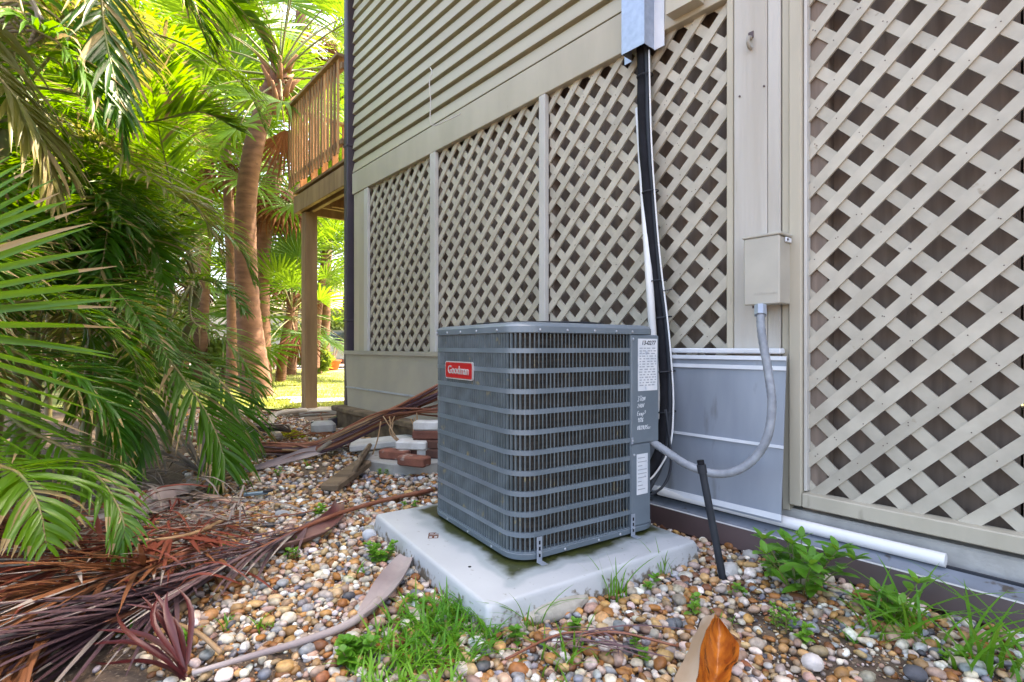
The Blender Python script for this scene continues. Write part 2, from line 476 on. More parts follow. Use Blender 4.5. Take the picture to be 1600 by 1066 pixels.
def lattice(s0, s1, z0, z1, hole_s, hole_z, tilt=0.0):
    pan = bpy.data.objects.new('lattice_panel', None); pan.empty_display_size = .1; pan.parent = house; col.objects.link(pan)
    for layer, d0, d1 in ((0, -.0105, 0.0), (1, -.0215, -.0110)):
        c0 = (hole_s + hole_z) if layer == 0 else (hole_z - hole_s)
        lo = (s0 + z0) if layer == 0 else (z0 - s1); hi = (s1 + z1) if layer == 0 else (z1 - s0)
        k = math.floor((lo - c0) / PIT) - 1
        while c0 + (k + .5) * PIT < hi + PIT:
            c = c0 + (k + .5) * PIT + random.uniform(-.003, .003); k += 1
            w = SWD * random.uniform(.97, 1.03); e = random.uniform(-.004, .004)
            if layer == 0: poly = [(s0-1, c-w-e-(s0-1)), (s1+1, c-w+e-(s1+1)), (s1+1, c+w+e-(s1+1)), (s0-1, c+w-e-(s0-1))]
            else: poly = [(s0-1, c-w-e+(s0-1)), (s1+1, c-w+e+(s1+1)), (s1+1, c+w+e+(s1+1)), (s0-1, c+w-e+(s0-1))]
            # narrow strips: vertical half width is w*... both edges are 45 degree lines
            poly = clip_rect(poly, s0, z0, s1, z1)
            if len(poly) < 3: continue
            area = abs(sum(poly[i-1][0]*poly[i][1] - poly[i][0]*poly[i-1][1] for i in range(len(poly)))) / 2
            if area < .0004: continue
            m = MB().prism(poly, d0 - random.uniform(0, .0004), d1 + random.uniform(-.0003, .0008), XZ)
            m.f = [tuple(reversed(f)) for f in m.f]
            m.build('slat', SLATM, pan, False, world=False)
    return pan
SWD = .0298
def nails(pan, s0, s1, z0, z1, hs_, hz_):
    m = MB(); n = 0
    ca, cb_ = hs_ + hz_, hz_ - hs_
    for i in range(-30, 31):
        for j in range(-30, 31):
            a, b = ca + (i + .5) * PIT, cb_ + (j + .5) * PIT
            s, z = (a - b) / 2, (a + b) / 2
            if not (s0 < s < s1 and z0 < z < z1): continue
            for q in range(random.choice((0, 1, 1, 2))):
                ds_, dz_ = random.uniform(-.012, .012), random.uniform(-.012, .012)
                m.tube([(s + ds_, -.001, z + dz_), (s + ds_, .0016, z + dz_)], .0022, 5)
    o = m.build('nail_heads', BROWNM, pan, False, world=False); tag(o, kind='stuff')
nails(lattice(-2.3, -.012, .235, 2.40, -.1345, .8586), -1.0, -.03, .27, 2.37, -.1345, .8586)
nails(lattice(.297, 1.455, .25, 2.40, .8583, 1.4268), .33, 1.43, .8, 2.37, .8583, 1.4268)
lattice(1.50, 2.72, .25, 2.40, 2.082, 1.45)
lattice(2.77, 3.955, .25, 2.40, 3.30, 1.40)
# a tilted, split strip of the near panel
for i in range(8):
    s = -2.4 + i * .88
    hb('backing_sheet', (s, -.105, .1), (s + .874, -.09, 2.45), BACKM)
for s in (-.05, -.9, -1.75, .15, 1.48, 2.745, 3.99):
    hb('stud', (s - .045, -.088, .12), (s + .045, -.02, 2.44), BACKM)
hb('batten', (1.452, .001, .25), (1.508, .036, 2.384), PAINT_L, bev=.003)
hb('batten', (2.705, .001, .25), (2.785, .036, 2.384), PAINT_L, bev=.003)
hb('batten', (3.935, .001, .25), (4.015, .030, 2.384), PAINT_L, bev=.003)
hb('corner_board', (4.019, -.02, .20), (4.14, .026, 2.384), PAINT, bev=.003)
hb('corner_board', (4.144, -.08, .20), (4.27, .022, 2.384), PAINT, bev=.003)
hb('post_board', (.064, -.02, .14), (.1165, .029, 4.6), POSTM, bev=.003)
hb('post_board', (.1185, -.02, .14), (.262, .030, 4.6), POSTM, bev=.003)
hb('post_board', (.268, -.02, .14), (.299, .024, 4.6), PAINT, bev=.003)
hb('casing', (.030, -.02, .16), (.060, .026, 4.6), PAINT, bev=.003)
hb('casing', (-.020, -.02, .19), (.028, .040, 4.6), PAINT, bev=.004)
hb('casing', (-.034, -.018, .252), (-.022, .022, 4.6), PAINT_L, bev=.002)
hb('bottom_rail', (-2.4, -.025, .19), (-.022, .042, .246), PAINT, bev=.004)
hb('sill_beam', (-2.4, -.088, -.05), (4.2, .014, .168), CONC, bev=.008)
# trim band and lap siding
hb('trim_board', (.302, -.02, 2.386), (4.285, .034, 2.60), PAINT, bev=.003)
hb('trim_board', (-2.4, -.02, 2.402), (-.036, .034, 2.60), PAINT, bev=.003)
prof = [(-.02, 0), (.034, .004), (.034, .010), (.014, .102), (-.004, .106), (-.004, .121), (-.02, .121)]     # (d, z) of one course
for k in range(18):
    z = 2.604 + k * .1204
    for sa, sb in ((.302, 4.272), (-2.4, -.036)):
        m = MB().loft([[(sa, d, z + h) for d, h in prof], [(sb, d, z + h) for d, h in prof]])
        m.build('siding_board', SIDING, house, False, world=False)
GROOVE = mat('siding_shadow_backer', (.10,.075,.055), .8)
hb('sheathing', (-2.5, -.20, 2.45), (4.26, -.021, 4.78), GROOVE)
hb('end_wall', (4.10, -7.5, .1), (4.26, -.205, 4.78), SIDING)
hb('end_wall', (-6.2, -7.5, .1), (-6.0, -.205, 4.78), SIDING)
hb('side_wall', (-6.0, -.20, .1), (-2.51, -.02, 4.78), SIDING)
hb('rear_wall', (-6.0, -7.6, .1), (4.26, -7.51, 4.78), SIDING)
ROOFM = mat('shingle_roof', (.12,.105,.09), .9, (.08,.07,.06), 20, bump=.6)
m = MB().loft([[(-6.5, .35, 4.785), (-6.5, .35, 4.88), (-6.5, -3.8, 6.1), (-6.5, -8.0, 4.88), (-6.5, -8.0, 4.785)], [(4.62, .35, 4.785), (4.62, .35, 4.88), (4.62, -3.8, 6.1), (4.62, -8.0, 4.88), (4.62, -8.0, 4.785)]])
m.build('roof', ROOFM, house, False, world=False)
# tan boxed-out trim right of the line cover
m = MB().box((.40, .0345, 2.41), (.56, .10, 4.6)); m.build('box_trim', PAINT, house, False, world=False)
hb('box_trim', (.345, .0345, 2.43), (.395, .045, 4.6), PAINT)
# nails and a pipe clip on the post
m = MB()
for s, z in ((.21, .985), (.09, 1.0), (.235, 1.925), (.13, 1.93), (.18, 1.50), (.11, 2.2)):
    m.tube([WP(s, .0295, z), WP(s, .034, z)], .004, 6)
m.build('nail_heads', BROWNM, empty('nail_group', WP(.2, .03, 1)), False) if False else None
for s, z in ((.21, 1.20), (.10, 1.21), (.235, 1.925), (.13, 1.93)):
    mm = MB().tube([(s, .0295, z), (s, .034, z)], .0045, 6); mm.build('nail', BROWNM, house, False, world=False)

# metal skirt sheets in front of the lattice foot
def skirt(name, label, sa, sb, body, ribs, slant=0.0):
    e = empty(name, W0, WA, label, 'metal sheet')
    dz = lambda z: .075 + (.80 - z) * .08
    th = .004
    def sheet(s0, s1, z0, z1, out, material, nm, sl=0.0):
        vv = []
        for dd in (0, -th):
            vv += [(s0, dz(z0)+out+dd, z0), (s1 - sl*(.8-z0)/.55, dz(z0)+out+dd, z0), (s1 - sl*(.8-z1)/.55, dz(z1)+out+dd, z1), (s0, dz(z1)+out+dd, z1)]
        MB().add(vv, [(0,1,2,3),(7,6,5,4),(0,4,5,1),(1,5,6,2),(2,6,7,3),(3,7,4,0)]).build(nm, material, e, False, world=False)
    sheet(sa, sb, .135, .79, 0, body, 'sheet', slant)
    for z0, z1, o, mt in ribs: sheet(sa - .003, sb + .003, z0, z1, o, mt, 'rib', slant)
    return e
skirt('metal_skirt', 'blue grey galvanised metal skirt sheet with white ribs beside the condenser', .022, 2.2, GALV,
      [(.775, .792, .010, GALVL), (.735, .752, .008, GALVL), (.425, .437, .007, GALVL), (.145, .168, .008, GALVL)])
skirt('metal_skirt', 'metal skirt sheet coloured by a tan reflection, with slanted end at the house corner', 2.205, 4.36, GALVTAN,
      [(.755, .792, .016, GALVTAN), (.42, .434, .008, GALV)], .16)
m = MB().cbox(WP(.62, .055, .812), (1.15, .05, .022), rz=WA, bev=.004)
o = m.build('flashing_strip', GALVL); tag(o, 'narrow bright metal flashing strip above the blue grey skirt sheet', 'flashing')
# ------------------------------------------------------------------ things on the wall
# downspout at the house corner
ds = empty('downspout', WP(4.36, .03, 0), 0, 'dark brown downspout running up the far house corner', 'downspout')
MB().cbox(WP(4.36, .02, 2.40), (.085, .11, 4.6), rz=WA, bev=.012).build('pipe', DKPIPE, ds)
for z in (1.1, 2.9, 4.6): MB().cbox(WP(4.36, .02, z), (.098, .122, .03), rz=WA, bev=.006).build('strap', DKPIPE, ds)
MB().cbox(WP(4.36, .12, .09), (.085, .24, .085), rz=WA, rx=R(-14), bev=.01).build('shoe', DKPIPE, ds)

# zinc cover over the refrigerant lines
cv = empty('line_cover', W0, WA, 'shiny zinc channel covering the refrigerant lines under the siding', 'pipe cover')
def hl(name, a, b, mt, par, bev=0.0):
    c = [(a[i]+b[i])/2 for i in range(3)]; s = [abs(b[i]-a[i]) for i in range(3)]
    return MB().cbox(c, s, bev=bev).build(name, mt, par, False, world=False)
hl('front_face', (.671, .117, 2.315), (.803, .120, 4.6), COVERM, cv)
hl('side_face', (.668, .037, 2.315), (.671, .120, 4.6), COVERM, cv)
hl('side_face', (.803, .037, 2.315), (.806, .120, 4.6), COVERM, cv)
hl('flange', (.61, .035, 2.31), (.668, .038, 4.6), GALVL, cv)
hl('flange', (.806, .035, 2.31), (.85, .038, 4.6), COVERM, cv)

# refrigerant lines
ls = empty('refrigerant_line', P(1010, 770, 2.35), 0, 'black insulated refrigerant line hanging from the zinc channel', 'pipe')
pth = catmull([WP(.735, .075, 2.6), P(1003, 78, 2.665), P(1005, 200, 2.655), P(1012, 300, 2.62), P(1023, 420, 2.58), P(1033, 500, 2.55), P(1037, 580, 2.50), P(1038, 650, 2.45), P(1030, 710, 2.40), P(1000, 760, 2.35)], 60)
MB().tube(pth, [.026 + .0012*math.sin(i*1.3) for i in range(61)], 10).build('foam_sleeve', BLACKF, ls, True)
p2 = catmull([WP(.715, .09, 2.6), P(1010, 78, 2.64), P(1013, 200, 2.63), P(1020, 300, 2.60), P(1030, 420, 2.56), P(1041, 500, 2.52), P(1046, 580, 2.48), P(1046, 650, 2.43), P(1037, 715, 2.38), P(1005, 780, 2.33)], 60)
MB().tube(p2, .013, 8).build('small_sleeve', BLACKP, ls, True)
p3 = catmull([P(1014, 78, 2.62), P(1017, 200, 2.61), P(1022, 290, 2.58), P(1031, 400, 2.54), P(1043, 500, 2.50), P(1050, 580, 2.46), P(1052, 640, 2.41), P(1046, 700, 2.36), P(1020, 745, 2.31), P(1000, 752, 2.27)], 60)
MB().tube(p3, .0042, 6).build('control_wire', WHITEM, ls, True)
for i in (9, 20, 28, 33, 40, 46):
    c = (pth[i] + p2[i]) / 2; t = (pth[i+1] - pth[i-1]).normalized()
    a = [c + (Vector((math.cos(q), 0, 0)) * .040 + Vector((0, math.sin(q), 0)) * .034) + Vector((0, 0, .004 * math.cos(q))) for q in [k*math.pi/6 for k in range(13)]]
    MB().tube(a, .0035, 5, False).build('cable_tie', BLACKP, ls)
MB().tube([P(1035, 455, 2.50), P(1050, 452, 2.50), P(1042, 454, 2.5)], .0025, 5).build('tie_tail', BLACKP, ls)
cb = MB().tube(catmull([P(1040, 640, 2.33), P(1046, 690, 2.30), P(1048, 730, 2.28), P(1036, 760, 2.26), P(1012, 775, 2.22), P(1002, 772, 2.2)], 24), .006, 6).build('loop_cable', BLACKP, None, True)
tag(cb, 'thin black cable looping beside the condenser at the wall', 'cable')
dp = MB().tube([P(998, 170, 2.72), P(1028, 655, 2.46)], .019, 10).build('drain_pipe', WHITEM, None, True)
tag(dp, 'white plastic pipe leaning behind the black refrigerant line', 'pipe')

# wire on the siding
wr = MB().tube(catmull([P(672, 106, 3.72), P(675, 114, 3.70), P(671, 130, 3.70), P(673, 160, 3.69), P(672, 188, 3.69), P(676, 196, 3.69), P(688, 193, 3.66), P(720, 178, 3.57)], 40), .004, 6).build('loose_wire', PAINT_L, None, True)
tag(wr, 'thin pale wire dangling on the beige siding', 'wire')

# electrical disconnect box with its flexible conduit
eb = empty('disconnect_box', W0, WA, 'beige metal electrical disconnect box on the white post', 'electrical box')
def sx(px, d):
    t = (px - 800) / FPX; a = W0 + Nv * d
    return (a.x - t * a.y) / (t * Wv.y - Wv.x)
bz0, bz1, bd = 1.0, 1.272, .145
s1, s0 = sx(1162, bd), sx(1218, bd)
MB().cbox(((s0+s1)/2, (.031+bd-.012)/2, (bz0+bz1)/2), (s1-s0-.006, bd-.012-.031, bz1-bz0-.004), bev=.004).build('body', BOXM, eb, False, world=False)
MB().cbox(((s0+s1)/2, bd-.006, (bz0+bz1)/2), (s1-s0, .012, bz1-bz0), bev=.004).build('cover', BOXM, eb, False, world=False)
MB().cbox(((s0+s1)/2, (.03+bd+.004)/2, bz1+.006), (s1-s0+.012, bd+.004-.03, .012), bev=.003).build('rain_cap', BOXM, eb, False, world=False)
MB().cbox((s0-.002, .07, bz1-.014), (.008, .05, .020), bev=.002).build('hasp', GALVL, eb, False, world=False)
MB().tube([(s0-.0055, .085, bz1-.014), (s0-.009, .085, bz1-.014)], .005, 8).build('screw', BROWNM, eb, False, world=False)
m = MB()
for k in range(11):
    m.cbox((s1 - .045 - k*.0085, bd+.0006, bz0+.045), (.005, .0015, .009))
m.build('embossed_lettering', BOXM, eb, False, world=False)
MB().tube([(s1-.03, .12, bz0-.001), (s1-.03, .12, bz0-.012)], .006, 8).build('latch', BROWNM, eb, False, world=False)

cd = empty('flexible_conduit', P(1188, 487, 2.10), 0, 'grey flexible conduit curving from the beige box to the condenser', 'conduit')
cp = catmull([P(1188, 480, 2.10), P(1190, 520, 2.06), P(1200, 580, 2.02), P(1206, 630, 1.99), P(1200, 680, 1.98), P(1180, 715, 1.99), P(1150, 736, 2.01), P(1115, 740, 2.04), P(1075, 727, 2.08), P(1045, 708, 2.11), P(1018, 690, 2.14), P(1000, 680, 2.16)], 130)
MB().tube(cp, [.0155 + (.0012 if i % 2 else -.0004) for i in range(131)], 12).build('hose', GREYFLEX, cd, True)
t = (cp[-3] - cp[-8]).normalized()
MB().tube([cp[121], cp[124]], .026, 12).build('connector', GALVL, cd, False)
MB().tube([cp[0] + Vector((0,0,.005)), cp[4]], .024, 8).build('connector', GALV, cd, False)

# pipe clip high on the post
pc = empty('pipe_clip', W0, WA, 'small rusty pipe clip screwed high on the white post', 'pipe clip')
MB().cbox((.185, .032, 2.17), (.022, .004, .028)).build('plate', BROWNM, pc, False, world=False)
MB().tube(catmull([(.185, .034, 2.157), (.185, .056, 2.15), (.185, .062, 2.13), (.185, .050, 2.112), (.185, .034, 2.112)], 14), .008, 6).build('hook', GALVTAN, pc, False, world=False)

# white pvc length and the brown gutter piece along the wall foot
pp = MB().tube([P(1030, 766, 2.50), P(1250, 821, 2.06), P(1478, 876, 1.72)], [.023]*3, 14, True).build('pvc_pipe', WHITEM, None, 40)
tag(pp, 'long white plastic pipe lying along the foot of the wall', 'pipe')
gt = empty('gutter_section', W0, WA, 'brown metal gutter section lying along the wall foot', 'gutter')
def strip(profile, s0, s1, nm, mt):
    MB().loft([[(s0, d, z) for d, z in profile], [(s1, d, z) for d, z in profile]]).build(nm, mt, gt, False, world=False)
strip([(.205, .0), (.228, .020), (.207, .098), (.200, .098), (.218, .022), (.198, .006)], -2.0, 2.6, 'front_face', BROWNM)
strip([(.160, .088), (.2065, .1015), (.2065, .0985), (.160, .084)], -2.0, 2.6, 'lip', WHITEM)
strip([(.08, .104), (.1595, .076), (.1595, .070), (.08, .098)], -2.0, 2.6, 'tray', GALVD)
strip([(.068, .112), (.0785, .112), (.0785, .0), (.068, .0)], -2.0, 2.6, 'back_edge', BLACKP)

# black pipe stub in the pebbles
st = empty('stub_pipe', G(1130, 908), 0, 'dark grey plastic pipe stub leaning out of the pebbles', 'pipe')
a, b = G(1131, 912, -.01), P(1097, 734, 1.90)
MB().tube([a, b], .0135, 12).build('pipe', BLACKP, st, 40)
d = (b - a).normalized()
MB().tube([b - d*.012, b + d*.018], .0165, 12).build('coupling', BLACKP, st, 40)
MB().tube([b + d*.0185, b + d*.034], .0125, 12).build('cap', BLACKF, st, 40)

# ------------------------------------------------------------------ concrete-look pad
def padmat():
    m, nt, out = nodemat('pale_resin_pad'); N = nt.nodes.new; L = nt.links.new
    tc = N('ShaderNodeTexCoord'); b = N('ShaderNodeBsdfPrincipled'); b.inputs['Roughness'].default_value = .55
    no = N('ShaderNodeTexNoise'); no.inputs['Scale'].default_value = 6; no.inputs['Detail'].default_value = 6; L(tc.outputs['Object'], no.inputs['Vector'])
    base = N('ShaderNodeMix'); base.data_type = 'RGBA'; base.inputs['A'].default_value = (.40,.42,.435,1); base.inputs['B'].default_value = (.52,.54,.55,1); L(no.outputs['Fac'], base.inputs['Factor'])
    sp = N('ShaderNodeSeparateXYZ'); L(tc.outputs['Object'], sp.inputs[0])
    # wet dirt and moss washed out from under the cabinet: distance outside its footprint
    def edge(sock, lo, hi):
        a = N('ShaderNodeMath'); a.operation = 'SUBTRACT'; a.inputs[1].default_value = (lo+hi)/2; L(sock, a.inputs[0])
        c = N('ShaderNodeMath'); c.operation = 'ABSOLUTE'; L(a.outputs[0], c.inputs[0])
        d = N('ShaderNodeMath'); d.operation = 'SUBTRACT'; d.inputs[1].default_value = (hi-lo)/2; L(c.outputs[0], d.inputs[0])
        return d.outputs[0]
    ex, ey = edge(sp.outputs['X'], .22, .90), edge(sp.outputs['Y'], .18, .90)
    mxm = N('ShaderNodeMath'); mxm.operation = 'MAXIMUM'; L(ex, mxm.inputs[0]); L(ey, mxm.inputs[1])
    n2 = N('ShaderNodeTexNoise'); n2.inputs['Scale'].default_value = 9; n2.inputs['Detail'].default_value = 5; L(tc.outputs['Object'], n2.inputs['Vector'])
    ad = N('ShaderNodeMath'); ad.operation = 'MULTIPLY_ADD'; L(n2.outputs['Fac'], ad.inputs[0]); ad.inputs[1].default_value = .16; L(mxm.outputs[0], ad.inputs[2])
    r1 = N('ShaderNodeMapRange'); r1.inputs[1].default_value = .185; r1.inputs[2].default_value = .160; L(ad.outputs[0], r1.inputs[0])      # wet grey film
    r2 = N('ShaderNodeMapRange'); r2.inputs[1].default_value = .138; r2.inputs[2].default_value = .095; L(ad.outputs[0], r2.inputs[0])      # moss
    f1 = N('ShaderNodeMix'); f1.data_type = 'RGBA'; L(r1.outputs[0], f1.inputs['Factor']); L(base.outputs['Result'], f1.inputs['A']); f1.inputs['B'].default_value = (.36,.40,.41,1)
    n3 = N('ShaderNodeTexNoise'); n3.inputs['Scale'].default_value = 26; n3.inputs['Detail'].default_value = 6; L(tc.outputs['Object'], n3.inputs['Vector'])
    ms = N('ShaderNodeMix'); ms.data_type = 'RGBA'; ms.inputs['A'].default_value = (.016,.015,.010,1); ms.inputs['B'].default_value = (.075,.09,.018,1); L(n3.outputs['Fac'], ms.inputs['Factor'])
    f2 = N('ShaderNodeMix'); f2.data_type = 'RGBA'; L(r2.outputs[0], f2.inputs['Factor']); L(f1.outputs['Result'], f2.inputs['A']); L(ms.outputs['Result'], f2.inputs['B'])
    # soil splashed up the flanks and grit scattered on top
    n5 = N('ShaderNodeTexNoise'); n5.inputs['Scale'].default_value = 45; n5.inputs['Detail'].default_value = 8; L(tc.outputs['Object'], n5.inputs['Vector'])
    zr = N('ShaderNodeMapRange'); zr.inputs[1].default_value = .075; zr.inputs[2].default_value = .012; zr.inputs[3].default_value = -.12; zr.inputs[4].default_value = .17; L(sp.outputs['Z'], zr.inputs[0])
    sa = N('ShaderNodeMath'); sa.operation = 'ADD'; L(n5.outputs['Fac'], sa.inputs[0]); L(zr.outputs[0], sa.inputs[1])
    sr = N('ShaderNodeMapRange'); sr.inputs[1].default_value = .54; sr.inputs[2].default_value = .66; L(sa.outputs[0], sr.inputs[0])
    f3 = N('ShaderNodeMix'); f3.data_type = 'RGBA'; L(sr.outputs[0], f3.inputs['Factor']); L(f2.outputs['Result'], f3.inputs['A']); f3.inputs['B'].default_value = (.17,.145,.11,1)
    L(f3.outputs['Result'], b.inputs['Base Color'])
    rg = N('ShaderNodeMapRange'); rg.inputs[3].default_value = .6; rg.inputs[4].default_value = .3; L(r1.outputs[0], rg.inputs[0]); L(rg.outputs[0], b.inputs['Roughness'])
    bu = N('ShaderNodeBump'); bu.inputs['Strength'].default_value = .15; bu.inputs['Distance'].default_value = .003; n4 = N('ShaderNodeTexNoise'); n4.inputs['Scale'].default_value = 90; L(tc.outputs['Object'], n4.inputs['Vector']); L(n4.outputs['Fac'], bu.inputs['Height']); L(bu.outputs[0], b.inputs['Normal'])
    L(b.outputs[0], out.inputs[0])
    return m
PADM = padmat()
pad = empty('equipment_pad', PAD0, PADA, 'pale grey square equipment pad under the condenser', 'pad')
def rrect(x0, y0, x1, y1, r, n=6):
    out = []
    for cx, cy, a0 in ((x1-r, y0+r, -90), (x1-r, y1-r, 0), (x0+r, y1-r, 90), (x0+r, y0+r, 180)):
        for k in range(n+1):
            a = R(a0 + 90*k/n); out.append((cx + r*math.cos(a), cy + r*math.sin(a)))
    return out
rings = []
for z, i, r in ((.012, -.010, .018), (.076, -.002, .018), (.085, .001, .018), (.0895, .005, .018), (.0905, .012, .015)):
    rings.append([(x, y, z) for x, y in rrect(i, i, PADU - i, PADV - i, r)])
MB().loft(rings).build('slab', PADM, pad, 50, world=False)
RUST = mat('rust_stamp', (.16,.05,.02), .8)
m = MB()
sm = Matrix.Translation((.105, .60, .0905)) @ Matrix.Rotation(R(62), 4, 'Z')
for a, b in (((-.03,-.02),(-.026,.02)), ((-.03,.016),(-.004,.02)), ((-.03,-.02),(-.004,-.016)), ((-.008,-.02),(-.004,.02)), ((-.024,-.004),(-.010,.004)),
             ((0,-.02),(.004,.02)), ((0,.016),(.03,.02)), ((.012,-.02),(.016,.016)), ((.026,-.01),(.03,.02)), ((.016,-.004),(.026,0))):
    m.box((a[0], a[1], .0002), (b[0], b[1], .0012), sm)
m.build('stamp', RUST, pad, False, world=False)
MB().tube([(.085, .265, .0903), (.085, .265, .0912)], .006, 8).build('drain_hole', BLACKF, pad, False, world=False)

# ------------------------------------------------------------------ condenser
ACM = mat('slate_blue_enamel', (.165,.205,.24), .34, (.13,.165,.195), 6, metal=.15, spots=((.16,.17,.15), 30, .70))
FINM = mat('louvre_enamel', (.12,.15,.165), .42, (.07,.09,.095), 14, spots=((.24,.21,.12), 18, .64))
COILM = mat('dusty_coil', (.075,.060,.048), .85, (.035,.030,.026), 30, bump=1.0, bscale=160, stretch=(.3,.3,3))
A0 = Vector((.018, 1.765, 0)); S, CR = .69, .085
ac = empty('air_conditioner', A0, PADA, 'slate blue louvred air conditioner condenser standing on the pale pad', 'air conditioner')
def acpath(off, x_start=.527, n=7):
    """outline from the service panel round the near corner, the far side and the rear, offset outwards by off"""
    pts = []
    def arc(cx, cy, a0):
        for k in range(n+1):
            a = R(a0 - 90*k/n); pts.append((cx + (CR+off)*math.cos(a), cy + (CR+off)*math.sin(a)))
    pts.append((x_start, -off))
    arc(CR, CR, 270); arc(CR, S-CR, 180); arc(S-CR, S-CR, 90)
    pts.append((S+off, .14))
    return pts
def acband(z0, z1, o0, o1, nm, mt):
    a, b = acpath(o0), acpath(o1)
    rings = [[(p[0], p[1], z0), (q[0], q[1], z0), (q[0], q[1], z1), (p[0], p[1], z1)] for p, q in zip(a, b)]
    return MB().loft(rings).build(nm, mt, ac, 35, world=False)
def acrect(rs, nm, mt, sm=40):
    rings = [[(x, y, z) for x, y in rrect(-o, -o, S+o, S+o, CR+o, 7)] for z, o in rs]
    return MB().loft(rings).build(nm, mt, ac, sm, world=False)
ZB, ROWH, BAND = .122, .0535, .0168
acrect([(.099, -.004), (.101, .004), (.119, .006), (.1215, .003)], 'base_pan', ACM)
lid = acrect([(.8785, .003), (.880, .007), (.901, .007), (.912, -.004), (.917, -.03)], 'lid', ACM)
for k in range(12):
    z1 = ZB + k * (ROWH + BAND); z0 = z1 - BAND
    if k == 0: z0 = .1225; z1 = .1265
    if k == 11: z0, z1 = ZB + 11*ROWH + 10*BAND, .878
    acband(z0, z1, .003, -.008, 'band', ACM)
# walk the outline for the louvre fins
poly = acpath(0.0, n=16); seg = []; tot = 0
for a, b in zip(poly[:-1], poly[1:]):
    l = math.hypot(b[0]-a[0], b[1]-a[1]); seg.append((tot, l, a, b)); tot += l
def along(l):
    for t0, ln, a, b in seg:
        if l <= t0 + ln + 1e-9:
            f = (l - t0) / max(ln, 1e-9); d = ((b[0]-a[0])/ln, (b[1]-a[1])/ln)
            return (a[0]+(b[0]-a[0])*f, a[1]+(b[1]-a[1])*f), d
    return poly[-1], (0, -1)
nf = int(tot / .0168)
for k in range(11):
    m = MB(); z0 = ZB + k * (ROWH + BAND) - .003; z1 = z0 + ROWH + .006
    for i in range(nf + 1):
        (x, y), (dx, dy) = along(min(tot, i * tot / nf))
        nxx, nyy = -dy, dx                       # the walk runs clockwise, so this points inwards or outwards; fixed below
        if (x - S/2)*nxx + (y - S/2)*nyy < 0: nxx, nyy = -nxx, -nyy
        ang = R(24)
        tx, ty = dx*math.cos(ang) + nxx*math.sin(ang), dy*math.cos(ang) + nyy*math.sin(ang)
        # a curved slat: outer lip turned along the face
        w = .0021
        p0 = (x + nxx*.002, y + nyy*.002); 
        jx = random.uniform(-.0006, .0006); w_ = w + jx
        c0 = (p0[0] + dx*w_, p0[1] + dy*w_); c1 = (p0[0] - dx*w_, p0[1] - dy*w_); c2 = (c1[0] - nxx*.008 - dx*.0028, c1[1] - nyy*.008 - dy*.0028); c3 = (c2[0] + dx*.0014, c2[1] + dy*.0014); c4 = (p0[0] - nxx*.0022, p0[1] - nyy*.0022); c5 = (c0[0] - nxx*.0015, c0[1] - nyy*.0015)
        m.prism([c0, c1, c2, c3, c4, c5], z0, z1)
    o = m.build('louvre_fins', FINM, ac, False, world=False); tag(o, kind='stuff')
# coil behind
a = acpath(-.028)
m = MB()
rings = [[(p[0], p[1], .123), (p[0], p[1], .877)] for p in a]
m.loft(rings, caps=False, closed=False); m.build('coil', COILM, ac, 40, world=False)
MB().cbox((S/2, S/2, .50), (.44, .44, .74)).build('inner_shroud', BLACKF, ac, False, world=False)
# service panels
hl('control_panel', (.530, -.006, .447), (.688, .138, .8775), ACM, ac, .005)
hl('access_panel', (.530, -.003, .123), (.642, .150, .4455), ACM, ac, .004)
hl('panel_edge', (.5262, -.0045, .123), (.5295, .02, .8775), ACM, ac)
hl('rear_post', (.645, .139, .123), (.688, .158, .8775), ACM, ac)
hl('seam_flange', (.530, -.0075, .449), (.540, -.0062, .475), GALV, ac)
SCREW = mat('zinc_screw', (.5,.53,.58), .3, metal=.6)
def screw(c, nrm):
    c = Vector(c); nrm = Vector(nrm)
    MB().tube([c, c + nrm*.0022, c + nrm*.0036], [.0052, .0048, .0022], 8).build('screw', SCREW, ac, False, world=False)
for x in (.09, .21, .34, .45, .535): screw((x, -.0071, .889), (0,-1,0))
for y in (.12, .27, .40, .52, .62): screw((-.0071, y, .889), (-1,0,0))
for x in (.20, .36, .47): screw((x, -.0061, .110), (0,-1,0))
for y in (.16, .34, .52): screw((-.0061, y, .110), (-1,0,0))
screw((.537, -.0062, .462), (0,-1,0)); screw((.548, -.0032, .405), (0,-1,0)); screw((.54, -.0062, .86), (0,-1,0))
# fan guard on the lid
m = MB()
for r in np.linspace(.05, .27, 9): m.tube([(S/2 + r*math.cos(q), S/2 + r*math.sin(q), .924) for q in [k*math.pi/18 for k in range(37)]], .0028, 5, False)
for k in range(8):
    q = k*math.pi/4; m.tube([(S/2 + .04*math.cos(q), S/2 + .04*math.sin(q), .921), (S/2 + .275*math.cos(q), S/2 + .275*math.sin(q), .919)], .003, 5)
m.build('fan_guard', BLACKP, ac, False, world=False)
MB().tube([(S/2, S/2, .9172), (S/2, S/2, .9182)], .265, 32).build('fan_opening', BLACKF, ac, False, world=False)
# hold-down straps
for x in (.084, .535):
    br = MB().cbox((x, -.0105, .135), (.022, .003, .085), bev=.001)
    br.cbox((x, -.026, .0925), (.024, .034, .003), bev=.001)
    o = br.build('hold_down_strap', GALV, ac, False, world=False)
    for z in (.115, .137, .158): MB().cbox((x, -.0123, z), (.007, .001, .013)).build('slot', BLACKF, o, False, world=False)
    MB().tube([(x, -.0125, .126), (x, -.0165, .126)], .006, 6).build('bolt', SCREW, o, False, world=False)
